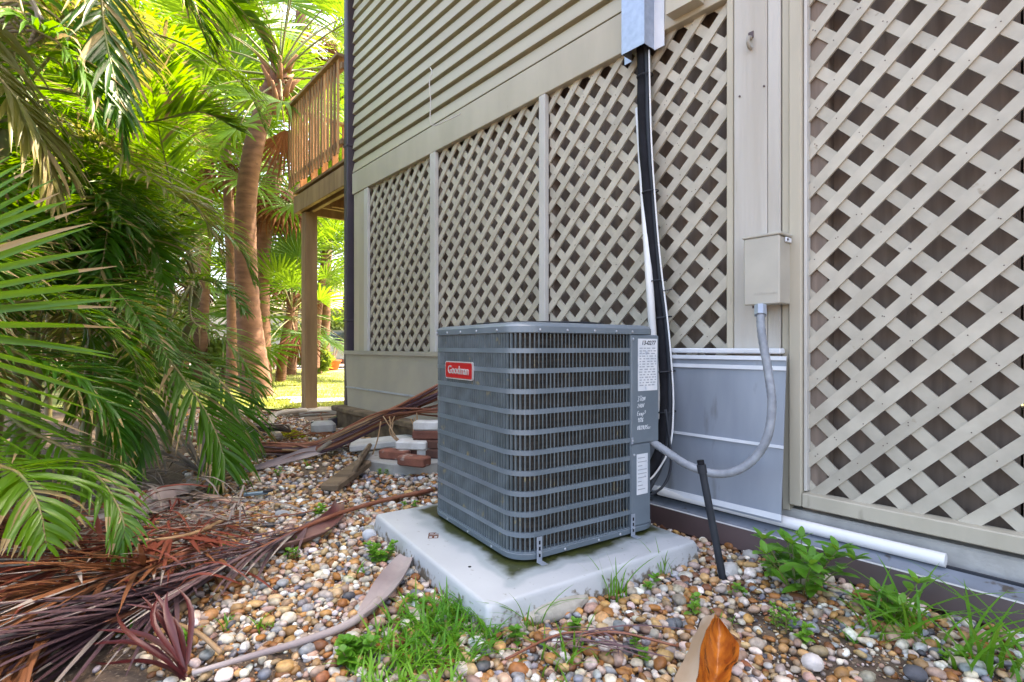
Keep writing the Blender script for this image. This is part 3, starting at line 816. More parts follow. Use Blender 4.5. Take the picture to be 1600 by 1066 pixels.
# lettering helper
def lettering(name, text, size, origin, right, up, mt, parent, shear=0.0, spacing=1.0, extr=.0006, bold=0.0):
    cu = bpy.data.curves.new('lettering', 'FONT'); cu.body = text; cu.size = size; cu.shear = shear; cu.space_character = spacing
    cu.extrude = extr; cu.align_x = 'CENTER'; cu.align_y = 'CENTER'; cu.offset = bold; cu.resolution_u = 3
    tmp = bpy.data.objects.new('lettering', cu); col.objects.link(tmp)
    bpy.context.view_layer.update()
    me = bpy.data.meshes.new_from_object(tmp.evaluated_get(bpy.context.evaluated_depsgraph_get()))
    bpy.data.objects.remove(tmp)
    r, u = Vector(right), Vector(up); n = r.cross(u)
    M = Matrix(((r.x, u.x, n.x, origin[0]), (r.y, u.y, n.y, origin[1]), (r.z, u.z, n.z, origin[2]), (0,0,0,1)))
    me.transform(M); me.materials.clear(); me.materials.append(mt)
    return put(name, me, parent)
REDM = mat('red_badge', (.48,.012,.02), .3, (.42,.010,.016), 6)
CHROME = mat('silver_letters', (.75,.70,.70), .25, metal=.4)
LABELW = mat('white_label', (.72,.73,.74), .5, (.58,.62,.66), 22, spots=((.36,.42,.50), 30, .62))
PRINT = mat('dark_print', (.03,.03,.04), .7)
PRINTG = mat('grey_print', (.33,.36,.40), .7)
INKW = mat('white_paint_pen', (.78,.80,.82), .6)
yc, zc = .412, .735
bdg = MB()
Mb = Matrix(((0,0,-1,-.0035),(-1,0,0,yc),(0,1,0,zc),(0,0,0,1)))
bdg.prism(rrect(-.118, -.036, .118, .036, .010, 4), 0, .007, Mb)
bo = bdg.build('badge', CHROME, ac, False, world=False)
MB().prism(rrect(-.113, -.031, .113, .031, .008, 4), .0072, .0082, Mb).build('badge_field', REDM, bo, False, world=False)
lettering('badge_lettering', 'Goodman', .047, (-.0125, yc, zc), (0,-1,0), (0,0,1), CHROME, bo, spacing=.95, extr=.001, bold=.0006)
hl('rating_label', (.566, -.0072, .655), (.676, -.0063, .862), LABELW, ac)
lettering('label_print', '13-0277', .024, (.624, -.0078, .845), (1,0,0), (0,0,1), PRINT, ac, shear=.25, extr=.0002, bold=.0004)
m = MB()
for k in range(15):
    z = .822 - k*.0105; x = .574
    while x < .665:
        w = random.uniform(.006, .022); m.box((x, -.0077, z), (min(x+w, .668), -.0074, z+.0042)); x += w + random.uniform(.004, .012)
m.build('label_print', PRINTG, ac, False, world=False)
hl('warning_label', (.562, -.0042, .245), (.624, -.0033, .405), LABELW, ac)
m = MB()
for k in range(9):
    z = .388 - k*.0155; m.box((.568, -.0047, z), (.568 + random.uniform(.02, .05), -.0044, z+.003))
m.build('label_print', PRINTG, ac, False, world=False)
# paint-pen handwriting as real strokes
PEN = {'3': [[(0,.9),(.3,1),(.5,.8),(.2,.55),(.5,.3),(.3,0),(0,.1)]], 'T': [[(0,1),(.7,.95)],[(.35,1),(.3,0)]], 'O': [[(.3,.75),(.05,.5),(.1,.05),(.45,.1),(.5,.6),(.3,.75)]], 'N': [[(0,0),(.08,.75),(.4,.1),(.5,.8)]],
       '2': [[(0,.8),(.25,1),(.45,.75),(0,.05),(.5,.05)]], '4': [[(.3,1),(0,.4),(.5,.42)],[(.4,.7),(.35,0)]], '0': [[(.25,1),(.02,.5),(.2,0),(.45,.45),(.25,1)]], 'V': [[(0,.9),(.2,0),(.55,1)]], 'E': [[(.45,.95),(.02,.9),(0,.05),(.45,.05)],[(.02,.5),(.35,.52)]],
       'v': [[(0,.5),(.15,0),(.35,.55)]], 'a': [[(.35,.5),(.05,.4),(.05,.05),(.3,.1),(.35,.5),(.42,0)]], 'p': [[(.05,.5),(0,-.35)],[(.03,.45),(.35,.5),(.35,.15),(.02,.1)]], '?': [[(0,.85),(.25,1),(.4,.75),(.18,.45),(.18,.3)]], '9': [[(.4,.8),(.15,.95),(.05,.65),(.35,.6),(.42,.9),(.3,0)]],
       '6': [[(.4,1),(.05,.45),(.15,0),(.4,.2),(.08,.4)]], '/': [[(0,-.1),(.35,1.05)]], '8': [[(.25,.5),(.05,.8),(.3,1),(.4,.75),(.08,.25),(.25,0),(.42,.25),(.25,.5)]], '1': [[(.1,.75),(.2,1),(.15,0)]], '5': [[(.45,1),(.08,.95),(.05,.55),(.4,.45),(.35,.05),(0,.05)]], 'c': [[(.35,.45),(.08,.4),(.08,.02),(.35,.08)]]}
hw = random.Random(4)
for tx, z, h in (('3TON', .625, .020), ('240V', .597, .016), ('Evap?', .567, .017), ('9/26', .541, .015), ('08/28/15cc', .510, .015)):
    m = MB(); x = .562 + hw.uniform(0, .004)
    for ch in tx:
        for st_ in PEN[ch]:
            pts_ = [(x + (a*.85 + b*.22)*h*.95 + hw.uniform(-.0005,.0005), -.0063, z - h/2 + b*h + hw.uniform(-.0007,.0007)) for a, b in st_]
            m.tube(catmull(pts_, 3*(len(pts_)-1)) if len(pts_) > 2 else pts_, .00085, 5)
        x += h*(.62 if ch not in '1/' else .42)*.92
    m.build('pen_writing', INKW, ac, False, world=False)
# ------------------------------------------------------------------ timber deck behind the house
DS = 4.45            # deck starts just past the corner
deck = empty('timber_deck', W0 - Vector((0, 0, .05)), WA, 'brown timber deck on posts with picket railing behind the house', 'deck')
def db(nm, a, b, mt, bev=.004): return hl(nm, a, b, mt, deck, bev)
D0, D1 = DS, 6.0     # along the wall line
db('post', (5.78, -.16, 0), (5.93, -.01, 2.57), WOOD)
db('post', (5.78, -3.1, 0), (5.93, -2.95, 2.57), WOOD)
db('beam', (D0, -.12, 2.572), (D1, -.07, 2.83), WOOD)
db('beam', (D0, -.005, 2.575), (D1 + .05, .045, 2.79), WOOD)
db('beam', (D0, -3.05, 2.572), (D1, -3.0, 2.83), WOOD)
db('rim_joist', (D1 + .0, -3.2, 2.59), (D1 + .045, -.006, 2.83), WOOD)
for k in range(5):
    s = D0 + .12 + k * .38
    db('joist', (s, -2.98, 2.63), (s + .04, -.125, 2.828), WOOD)
db('brace', (5.2, -2.9, 2.53), (5.25, -.13, 2.62), WOODR)
for k in range(21):
    d = -3.15 + k * .152
    db('deck_board', (D0, d, 2.835), (D1 + .12, d + .142, 2.87), WOOD)
npk = 18
for k in range(npk):
    s = D0 + .05 + k * (D1 + .02 - D0) / (npk - 1)
    db('picket', (s, .078, 2.90 + random.uniform(-.02, .02)), (s + .044, .092, 3.90), WOODR, .003)
db('rail', (D0, .030, 3.0), (D1 + .1, .076, 3.06), WOOD)
db('rail', (D0, .030, 3.79), (D1 + .1, .076, 3.86), WOOD)
db('cap_rail', (D0, .01, 3.905), (D1 + .13, .13, 3.94), WOOD)
for k in range(22):
    d = -.05 - k * .14
    db('picket', (D1 + .08, d - .085, 2.92), (D1 + .102, d, 3.90), WOODR, .003)
db('cap_rail', (D1 + .06, -3.15, 3.906), (D1 + .16, .009, 3.938), WOOD)

# concrete steps of slab by the deck post
SLABM = mat('pale_slab', (.46,.42,.36), .85, (.36,.33,.28), 8, bump=.6)
for i, (px, py, w, l, rz, lb) in enumerate(((497, 628, .75, .5, 20, 'pale stepping slab right of the deck post'), (520, 641, .8, .45, 24, 'larger pale stepping slab in front of the deck post'), (455, 624, .4, .3, 10, 'small pale slab left of the deck post'))):
    c = G(px, py, .03); MB_ = MB().cbox((c.x, c.y, .03), (w, l, .06), rz=R(rz), bev=.008)
    o = MB_.build('stepping_slab', SLABM); tag(o, lb, 'paving slab', 'slabs by the deck post')

# ------------------------------------------------------------------ palms
LEAF_A = leafmat('areca_leaf', (.012,.070,.006), (.050,.14,.008), (.20,.42,.006), .30, .36, .32, tip=(.30,.24,.10), tipamt=.27)
LEAF_B = leafmat('areca_leaf_bright', (.030,.125,.006), (.10,.22,.008), (.27,.48,.008), .34, .38, .5, tip=(.32,.27,.10), tipamt=.25)  # brighter, yellower green than the plain areca leaf
LEAF_O = leafmat('areca_leaf_olive', (.10,.11,.025), (.16,.14,.04), (.34,.33,.05), .36, .4, .5, tip=(.28,.19,.08), tipamt=.36)
LEAF_D = leafmat('browned_leaf_tip', (.22,.17,.06), (.34,.25,.13), None, .25, .6, .3)
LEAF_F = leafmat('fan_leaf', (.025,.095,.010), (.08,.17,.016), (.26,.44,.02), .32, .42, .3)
LEAF_FY = leafmat('fan_leaf_sunny', (.075,.165,.016), (.16,.24,.03), (.26,.42,.02), .28, .45, .3)  # brighter copy of the fan leaf, sunlight put into its colour
DEADL = leafmat('dead_palm_leaf', (.12,.035,.016), (.22,.085,.035), None, .12, .7, .25, tip=(.36,.28,.21), tipamt=.36)
DEADR = leafmat('dead_red_leaf', (.15,.022,.018), (.23,.06,.03), None, .08, .55, .35, tip=(.30,.20,.16), tipamt=.30)
DEADP = leafmat('dead_purple_leaf', (.09,.048,.058), (.17,.105,.11), None, .08, .6, .3, tip=(.26,.20,.19), tipamt=.33)
DEADG = leafmat('dead_grey_leaf', (.25,.21,.185), (.36,.31,.275), None, .08, .75, .2)
SPATHE = mat('grey_spathe', (.42,.36,.34), .7, (.25,.20,.20), 4, bump=.5, bscale=40, stretch=(1,1,1))
SPATHE_R = mat('maroon_sheath', (.13,.035,.035), .4, (.24,.14,.115), 6, bump=.3, bscale=40)
STEM_G = mat('palm_stem', (.13,.17,.05), .5, (.20,.15,.06), 6, bump=.2)
STEM_T = mat('tan_stalk', (.30,.17,.075), .6, (.38,.25,.14), 8, bump=.2)
STEM_R = mat('red_stalk', (.20,.062,.032), .55, (.28,.11,.06), 8, bump=.2)
BARK_P = mat('palm_bark', (.23,.115,.072), .9, (.14,.068,.044), 5, bump=1.0, bscale=20, stretch=(1,1,3.2), spots=((.10,.055,.04), 7, .64))
BARK_D = mat('brown_boot', (.19,.085,.04), .9, (.30,.15,.07), 8, bump=.8, bscale=30)
UP = Vector((0, 0, 1))
def frond_mesh(pts, n=42, llen=.4, w=.024, grav=.5, fwd=.55, lift=.25, t0=.18, r0=.011, up=None, jit=.19, seed=0, stemmat=0, sides=(-1, 1), prof=None, nst=5, samples=40):
    """one pinnate frond as (verts, faces, material index): an arching rachis with folded leaflets hanging from both sides"""
    rnd = random.Random(seed)
    path = catmull(pts, samples)
    V, F, I = [], [], []
    st = MB().tube(path, [r0 * (1 - .85 * k / samples) for k in range(samples + 1)], 6)
    V += st.v; F += st.f; I += [1] * len(st.f)
    up = Vector(up) if up is not None else UP
    for i in range(n):
        t = t0 + (1 - t0) * (i + .5) / n
        for sd in sides:
            tt = min(.999, max(0, t + rnd.uniform(-.4, .4) / n))
            x = tt * samples; k = min(int(x), samples - 1); p = path[k].lerp(path[k+1], x - k)
            T = (path[min(k+2, samples)] - path[max(k-1, 0)]).normalized()
            Sd = T.cross(up)
            if Sd.length < .05: Sd = T.cross(Vector((.3, 1, 0)))
            Sd.normalize(); N = Sd.cross(T).normalized()
            q = (t - t0) / (1 - t0)
            L = llen * ((.55 + .45 * math.sin(math.pi * min(1, q * 1.15 + .12))) if prof is None else prof(q)) * (1 - .55 * max(0, q - .75) / .25) * rnd.uniform(1 - jit, 1 + jit * .6)
            f = fwd + .5 * q + rnd.uniform(-jit, jit)
            D = (Sd * sd * math.cos(f) + T * math.sin(f) + N * (lift + rnd.uniform(-jit, jit) * .8)).normalized()
            ww = w * (.7 + .3 * math.sin(math.pi * q)) * rnd.uniform(.85, 1.1)
            g = grav * rnd.uniform(.7, 1.3); c = p.copy(); d = D.copy(); b0 = len(V); tw = rnd.uniform(-.3, .3)
            for j in range(nst):
                u = j / (nst - 1)
                side = d.cross(N);
                if side.length < .02: side = d.cross(Sd)
                side.normalize(); nn = side.cross(d).normalized()
                side = (side * math.cos(tw * u * 2) + nn * math.sin(tw * u * 2))
                hw = ww * .5 * (1 - u ** 2.6) * (.35 + .65 * min(1, u * 5 + .15)) + .0006
                V += [tuple(c - side * hw + nn * hw * .28), tuple(c - nn * hw * .12), tuple(c + side * hw + nn * hw * .28)]
                c = c + d * (L / (nst - 1)); d = (d + Vector((0, 0, -1)) * g * (.35 + u) / (nst - 1) * 1.6).normalized()
            brown = nst if rnd.random() > .35 else (nst - 2 if rnd.random() < .85 else 0)
            for j in range(nst - 1):
                a = b0 + j * 3
                F += [(a, a+1, a+4, a+3), (a+1, a+2, a+5, a+4)]; I += [2 if j >= brown else 0] * 2
    return V, F, I
def to_mesh(name, V, F, I, mats, smooth=True, origin=None):
    me = bpy.data.meshes.new(name)
    if origin is not None: V = [(a[0]-origin[0], a[1]-origin[1], a[2]-origin[2]) for a in V]
    me.from_pydata([tuple(a) for a in V], [], F)
    for mm_ in mats: me.materials.append(mm_)
    me.polygons.foreach_set('material_index', I)
    if smooth: me.polygons.foreach_set('use_smooth', [True] * len(F))
    me.update(); return me
# shared frond shapes, growing from the origin along +Y
def arch(L, e0, e1, k=6, sway=0.0):
    pts = [Vector((0, 0, 0))]
    for i in range(k):
        e = R(e0 + (e1 - e0) * (i + .5) / k)
        pts.append(pts[-1] + Vector((sway * (i / k) * L / k, math.cos(e) * L / k, math.sin(e) * L / k)))
    return pts
FR = []
for i, (L, e0, e1, ll, gr, lm) in enumerate(((1.7, 72, -35, .40, .55, LEAF_A), (1.9, 58, -58, .44, .75, LEAF_A), (1.6, 80, 5, .38, .45, LEAF_B), (2.0, 45, -66, .46, .9, LEAF_A),
                                          (1.8, 66, -20, .42, .6, LEAF_B), (1.7, 30, -70, .42, .9, LEAF_O), (2.1, 62, -45, .46, .7, LEAF_B), (1.5, 50, -40, .36, .6, LEAF_A))):
    V, F, I = frond_mesh(arch(L, e0, e1, sway=random.uniform(-.25, .25)), n=56, llen=ll, w=.021, grav=gr, seed=40 + i)
    FR.append(to_mesh('frond', V, F, I, [lm, STEM_G, LEAF_D]))
def fan_mesh(Lp, Rb, n=26, spread=250, droop=.6, w=.045, split=.45, seed=0):
    """a costapalmate fan: petiole along +Y, then a pleated blade whose tips hang"""
    rnd = random.Random(seed); V, F, I = [], [], []
    pt = [Vector((0, Lp * k / 6, .06 * Lp * math.sin(math.pi * k / 6))) for k in range(7)]
    st = MB().tube(pt, [.014 - .0012 * k for k in range(7)], 6); V += st.v; F += st.f; I += [1] * len(st.f)
    c0 = pt[-1]
    for i in range(n):
        a = R(-spread / 2 + spread * (i + .5) / n); L = Rb * (.72 + .28 * math.cos(a * .62)) * rnd.uniform(.9, 1.06)
        d = Vector((math.sin(a), math.cos(a), .10 * (1 if i % 2 else -1) * .3 + .12)).normalized(); c = c0.copy(); b0 = len(V); ns = 6
        for j in range(ns):
            u = j / (ns - 1); side = d.cross(UP)
            if side.length < .05: side = Vector((math.cos(a), -math.sin(a), 0))
            side.normalize(); nn = side.cross(d).normalized()
            full = 2 * math.pi * (spread / 360) / n * (u * L) * .52
            hw = (full if u < split else full * max(0, 1 - ((u - split) / (1 - split))) ** .8 * .75) + .001
            hw = min(hw, w)
            V += [tuple(c - side * hw), tuple(c + nn * (hw * .5)), tuple(c + side * hw)]
            c = c + d * (L / (ns - 1)); d = (d + Vector((0, 0, -1)) * droop * u * u * rnd.uniform(.7, 1.4)).normalized()
        for j in range(ns - 1):
            q = b0 + j * 3; F += [(q, q+1, q+4, q+3), (q+1, q+2, q+5, q+4)]; I += [0, 0]
    return V, F, I
FAN = []; FANY = []; FAND = []
for i in range(4):
    V, F, I = fan_mesh(.95 + .15 * i, .85, 28, 240, (.35, .6, .9, .5)[i], seed=90 + i)
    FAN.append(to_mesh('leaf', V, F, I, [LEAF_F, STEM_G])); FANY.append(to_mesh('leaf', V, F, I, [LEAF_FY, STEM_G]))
for i in range(2):
    V, F, I = fan_mesh(.5, .8, 20, 130, 1.6, w=.03, seed=190 + i)
    FAND.append(to_mesh('dead_leaf', V, F, I, [DEADL, STEM_T]))
def place(parent, me, name, loc, az, el, sc, roll=0.0):
    """child growing from loc (relative to parent); az clockwise from +Y, el tilts the growth upwards"""
    o = put(name, me, parent)
    M = Matrix.Rotation(-az, 4, 'Z') @ Matrix.Rotation(el, 4, 'X') @ Matrix.Rotation(roll, 4, 'Y')
    o.location = loc; o.rotation_euler = M.to_euler(); o.scale = (sc, sc, sc)
    return o
_vc = {}
def spreads(parent, me, loc, az, el, sc, roll, lim):
    """would this frond reach across into the clear strip in front of the trunks and the deck?"""
    if me.name not in _vc:
        a = np.empty(len(me.vertices) * 3, dtype=np.float32); me.vertices.foreach_get('co', a); _vc[me.name] = a.reshape(-1, 3)[::7]
    M = np.array((Matrix.Rotation(-az, 4, 'Z') @ Matrix.Rotation(el, 4, 'X') @ Matrix.Rotation(roll, 4, 'Y')).to_3x3()) * sc
    q = _vc[me.name] @ M.T + np.array(parent.location)[None] + np.array(loc)[None]
    if q[:, 1].min() < .9: return True
    return bool((q[:, 0] > lim * q[:, 1]).any())
def trunk(parent, pts, radii, mt, n=12, ringy=.06, name='trunk'):
    pth_ = catmull(pts, 110); rr = []
    for k in range(111):
        x = k / 110 * (len(radii) - 1); i = min(int(x), len(radii) - 2); rr.append((radii[i] + (radii[i+1] - radii[i]) * (x - i)) * (1 + ringy * ((k % 3) - 1) * .5 * random.uniform(.4, 1.4)))
    m_ = MB().tube(pth_, rr, n)
    return m_.build(name, mt, parent, True)
# --- clumping arecas on the left
def clump(name, label, base, stems, group=None, lim=-.535):
    """stems: (dx, dy, height, leanx, leany, fronds, first azimuth, scale)"""
    e = empty(name, base, 0, label, 'palm', group)
    bx_, by_ = base[0], base[1]
    for (dx, dy, h, lx_, ly_, nfr, a0, sc) in stems:
        p0 = Vector((bx_ + dx, by_ + dy, 0)); p1 = p0 + Vector((lx_ * .4, ly_ * .4, h * .55)); p2 = p0 + Vector((lx_, ly_, h))
        trunk(e, [p0, p1, p2], [.035, .030, .024], STEM_G, 8, .08, 'stem')
        for k in range(nfr):
            me = FR[(k * 3 + int(a0 * 7) + nfr) % len(FR)]
            for tr in range(7):
                arg = (p2 - Vector(base) + Vector((0, 0, -.05 * (k % 4))), a0 + k * 2.399 + tr * .9 + random.uniform(-.2, .2), R(random.uniform(-22, 14)), sc * random.uniform(.85, 1.12), random.uniform(-.25, .25))
                if not spreads(e, me, *arg, lim):
                    place(e, me, 'frond', *arg); break
    return e
P1 = clump('areca_palm', 'dense green feather palm clump at the near left edge', (-2.75, 2.35, 0), ((0, 0, 1.0, .1, 0, 9, .3, .75), (-.25, .3, 1.35, .05, .1, 9, 1.1, .85), (.1, .4, .75, .15, .05, 7, 2.0, .7)), lim=-.83)
P2 = clump('areca_palm', 'green feather palm clump drooping over the pebbles at mid distance', (-2.95, 3.75, 0), ((0, 0, 1.15, .2, -.1, 10, .8, .95), (-.3, .25, 1.6, .1, 0, 10, 2.2, 1.0), (.25, .35, 1.3, .2, .1, 9, 3.1, .95), (-.1, -.4, .95, .1, -.1, 8, 4.0, .85)))
P3 = clump('areca_palm', 'tall feather palm with fronds hanging in from the top left', (-2.62, 2.62, 0), ((0, 0, 2.75, .12, .02, 11, .5, 1.0), (-.5, .7, 2.5, -.05, .05, 10, 1.7, 1.05)))
P4 = clump('areca_palm', 'sunlit feather palm clump behind the drooping clump', (-4.2, 5.4, 0), ((0, 0, 2.0, .2, 0, 12, .2, 1.15), (.5, .2, 2.7, .1, .1, 11, 1.3, 1.15), (-.5, .4, 3.1, 0, 0, 11, 2.5, 1.2), (.2, -.5, 1.4, .15, -.1, 10, 3.5, 1.05)))
P5 = clump('areca_palm', 'feather palm clump deep behind the left thicket', (-5.6, 6.6, 0), ((0, 0, 2.6, 0, 0, 12, .9, 1.3), (.6, .5, 3.4, .1, 0, 12, 2.9, 1.3), (-.6, .1, 3.0, -.1, 0, 11, 4.1, 1.3), (.3, -.6, 1.7, 0, 0, 10, 5.0, 1.2)))
P6 = clump('areca_palm', 'tall feather palm whose fronds cross the top of the view', (-4.3, 4.6, 0), ((0, 0, 4.2, .1, -.2, 12, .4, 1.1), (-.7, .3, 3.6, .1, -.1, 11, 1.9, 1.1)))
P7 = clump('areca_palm', 'tall feather palm clump added beyond the near left clump to keep light out', (-3.75, 3.0, 0), ((0, 0, 2.2, .1, 0, 11, .7, 1.0), (-.4, .3, 2.9, 0, .1, 11, 2.3, 1.1), (.1, -.5, 1.5, .05, 0, 10, 4.4, .95), (.3, .5, 1.1, .1, 0, 9, 5.1, .9)), lim=-.72)  # added clump rooted out of view; its fronds deepen the thicket's shade
P8 = clump('areca_palm', 'feather palm clump added at the outer left to shade the near fronds', (-3.5, 1.75, 0), ((0, 0, 2.0, 0, 0, 10, 1.2, .9), (-.4, -.3, 2.7, 0, 0, 10, 3.3, 1.0), (.1, .35, 1.3, 0, 0, 9, .1, .85)), lim=-.86)  # added out of view, blocks sky light from the outer left
# --- fronds that hang into the view, each grown along its own line from its palm's crown
def hero(par, pts, lm, **k):
    k['n'] = int(k['n'] * 1.18); k['w'] = k['w'] * .84
    V, F, I = frond_mesh(pts, **k)
    return put('frond', to_mesh('frond', V, F, I, [lm, STEM_G, LEAF_D], True, par.location), par)
C1a, C1b = Vector((-2.65, 2.35, 1.0)), Vector((-2.9, 2.7, 1.3))
hero(P1, [C1a, P(-90, 690, 1.75), P(-62, 560, 1.5), P(-62, 400, 1.42), P(-85, 255, 1.4)], LEAF_A, n=28, llen=.47, w=.023, grav=.10, fwd=.12, lift=.05, up=(.2, -1, .1), sides=(1,), t0=.3, seed=1, jit=.06)
hero(P1, [C1a, P(-60, 560, 2.1), P(20, 655, 1.95), P(98, 700, 1.85), P(158, 751, 1.78), P(192, 812, 1.72), P(190, 862, 1.7)], LEAF_A, n=40, llen=.25, w=.018, grav=1.1, fwd=.6, lift=.1, t0=.12, seed=2)
hero(P1, [C1a, P(-80, 660, 1.8), P(-10, 722, 1.68), P(31, 742, 1.62), P(60, 790, 1.58), P(72, 850, 1.56)], LEAF_B, n=34, llen=.30, w=.024, grav=1.2, fwd=.4, lift=.1, t0=.15, seed=3)
hero(P1, [C1a, P(-40, 520, 1.9), P(50, 560, 1.9), P(120, 590, 1.9), P(170, 640, 1.9), P(190, 700, 1.9)], LEAF_A, n=48, llen=.32, w=.020, grav=.8, fwd=.6, t0=.1, seed=4)
hero(P1, [C1b, P(-30, 470, 2.0), P(60, 470, 2.0), P(140, 500, 2.05), P(200, 550, 2.1), P(230, 600, 2.15)], LEAF_A, n=50, llen=.30, w=.022, grav=.7, fwd=.55, t0=.12, seed=5)
C2a = Vector((-2.75, 3.65, 1.15)); C2b = Vector((-2.85, 3.9, 1.5)); C2c = Vector((-2.5, 4.1, 1.35))
hero(P2, [C2a, P(190, 505, 3.4), P(208, 560, 3.2), P(220, 620, 3.1), P(222, 680, 3.05), P(214, 742, 3.0)], LEAF_A, n=44, llen=.42, w=.030, grav=.8, fwd=.75, t0=.1, seed=6, lift=.1)
hero(P2, [C2a, P(225, 515, 3.2), P(285, 590, 3.0), P(330, 660, 2.95), P(350, 720, 2.9), P(346, 760, 2.9)], LEAF_A, n=46, llen=.42, w=.028, grav=.9, fwd=.7, t0=.15, seed=7, lift=.15)
hero(P2, [C2c, P(260, 530, 3.7), P(320, 570, 3.5), P(362, 620, 3.4), P(380, 670, 3.35), P(380, 715, 3.3)], LEAF_A, n=46, llen=.42, w=.028, grav=.9, fwd=.65, t0=.12, seed=8, lift=.15)
hero(P2, [C2b, P(160, 455, 3.7), P(240, 440, 3.5), P(300, 435, 3.4), P(350, 450, 3.35), P(385, 490, 3.3)], LEAF_A, n=48, llen=.34, w=.026, grav=.7, fwd=.6, t0=.1, seed=9, lift=.15)
hero(P2, [C2b, P(150, 380, 3.5), P(195, 345, 3.3), P(232, 368, 3.2), P(250, 410, 3.15), P(256, 460, 3.1)], LEAF_A, n=40, llen=.36, w=.034, grav=.6, fwd=.6, t0=.15, seed=10, lift=.35)
hero(P2, [C2b, P(170, 400, 3.8), P(250, 340, 3.8), P(320, 345, 3.8), P(375, 390, 3.8), P(395, 440, 3.8)], LEAF_B, n=46, llen=.42, w=.026, grav=.7, fwd=.6, t0=.1, seed=11)
hero(P2, [C2a, P(120, 560, 3.2), P(140, 610, 3.0), P(170, 660, 2.9), P(185, 720, 2.85)], LEAF_A, n=40, llen=.38, w=.024, grav=.9, fwd=.7, t0=.1, seed=12)
hero(P2, [C2c, P(300, 500, 4.0), P(350, 530, 3.9), P(392, 585, 3.85), P(400, 640, 3.8)], LEAF_B, n=40, llen=.36, w=.022, grav=.9, fwd=.65, t0=.15, seed=13)
C3 = Vector((-2.5, 2.64, 2.75)); C3b = Vector((-3.1, 3.35, 2.5))
hero(P3, [C3, P(80, -110, 2.45), P(148, -40, 2.4), P(165, 60, 2.35), P(184, 150, 2.3), P(196, 235, 2.3)], LEAF_A, n=44, llen=.34, w=.028, grav=.9, fwd=.8, t0=.2, seed=14, lift=.05)
hero(P3, [C3, P(20, -60, 2.3), P(40, 30, 2.2), P(95, 70, 2.2), P(135, 125, 2.2), P(150, 190, 2.2)], LEAF_A, n=44, llen=.36, w=.026, grav=1.0, fwd=.5, t0=.15, seed=15)
hero(P3, [C3, P(-40, -20, 2.2), P(-20, 90, 2.1), P(30, 160, 2.1), P(70, 230, 2.1), P(85, 310, 2.1)], LEAF_O, n=40, llen=.40, w=.034, grav=1.0, fwd=.7, t0=.2, seed=16, lift=0)
hero(P3, [C3, P(130, -120, 2.7), P(250, -60, 2.7), P(330, -25, 2.75), P(390, 30, 2.8), P(425, 90, 2.85)], LEAF_A, n=46, llen=.42, w=.032, grav=1.1, fwd=.5, t0=.2, seed=17)
hero(P3, [C3b, P(130, 40, 3.3), P(230, 50, 3.2), P(320, 85, 3.2), P(385, 140, 3.2), P(415, 205, 3.2)], LEAF_B, n=46, llen=.42, w=.026, grav=.9, fwd=.55, t0=.12, seed=18)
hero(P3, [C3b, P(130, 150, 3.4), P(220, 190, 3.3), P(310, 175, 3.2), P(375, 205, 3.2)], LEAF_B, n=40, llen=.40, w=.032, grav=.25, fwd=.85, t0=.2, seed=19, lift=.3)
hero(P3, [C3b, P(90, 200, 3.3), P(170, 230, 3.2), P(250, 290, 3.1), P(310, 330, 3.1), P(350, 400, 3.1)], LEAF_O, n=46, llen=.42, w=.026, grav=.7, fwd=.6, t0=.1, seed=20)
hero(P3, [C3, P(60, -60, 2.6), P(230, -70, 2.6), P(290, 0, 2.6), P(330, 80, 2.6)], LEAF_A, n=44, llen=.42, w=.028, grav=1.0, fwd=.6, t0=.2, seed=21)
hero(P3, [C3b, P(40, 260, 3.1), P(110, 280, 3.0), P(180, 330, 2.9), P(215, 400, 2.9)], LEAF_A, n=44, llen=.38, w=.026, grav=.8, fwd=.6, t0=.1, seed=22)
# dried flower stalk at the crown
for k in range(7):
    a = P(-20 + 4*k, 20 + 5*k, 2.3); b = P(40 + 5*k, -5 + 9*k, 2.25); c = P(66 - 4*k, 30 + 7*k, 2.2)
    MB().tube(catmull([a, b, c], 12), .007, 5).build('flower_stalk', DEADG, P3, True)

# --- fan palms with bare trunks behind
def fan_palm(label, pts, radii, nleaf, meshes, sc, ndead=0, boots=False, group='fan palms behind the thicket', spread=(75, -45)):
    base = Vector(pts[0]); e = empty('fan_palm', (base.x, base.y, 0), 0, label, 'palm', group)
    trunk(e, pts, radii, BARK_P, 14, .05)
    top = Vector(pts[-1]) - Vector((base.x, base.y, 0))
    for k in range(nleaf):
        el = spread[0] + (spread[1] - spread[0]) * (k / nleaf) ** .8 + random.uniform(-10, 10)
        place(e, meshes[k % len(meshes)], 'leaf', top + Vector((0, 0, -.25 * k / nleaf)), k * 2.399 + random.uniform(-.2, .2), R(el), sc * random.uniform(.85, 1.15), random.uniform(-.4, .4))
    for k in range(ndead):
        place(e, FAND[k % 2], 'dead_leaf', top + Vector((0, 0, -.15 - .25 * random.random())), k * 2.399, R(random.uniform(-80, -45)), sc * random.uniform(.8, 1.1), random.uniform(-.4, .4))
    if boots:
        for k in range(16):
            q = k * 2.399; z = -.75 + .05 * k; r = radii[-1] * 1.05
            p = top + Vector((math.cos(q) * r, math.sin(q) * r, z)); d = Vector((math.cos(q) * .45, math.sin(q) * .45, 1)).normalized()
            MB().tube([Vector(e.location) + p, Vector(e.location) + p + d * .14, Vector(e.location) + p + d * random.uniform(.22, .34) + Vector((math.cos(q), math.sin(q), 0)) * .06], [.05, .042, .02], 6).build('leaf_boot', BARK_D, e, True)
    return e
fan_palm('thick pinkish palm trunk curving up beside the deck', [G(402, 622), P(388, 480, 8.5), P(384, 330, 8.4), P(400, 215, 8.3), P(437, 105, 8.2)], [.25, .18, .158, .145, .13], 26, FAN, 1.25, 1, True)
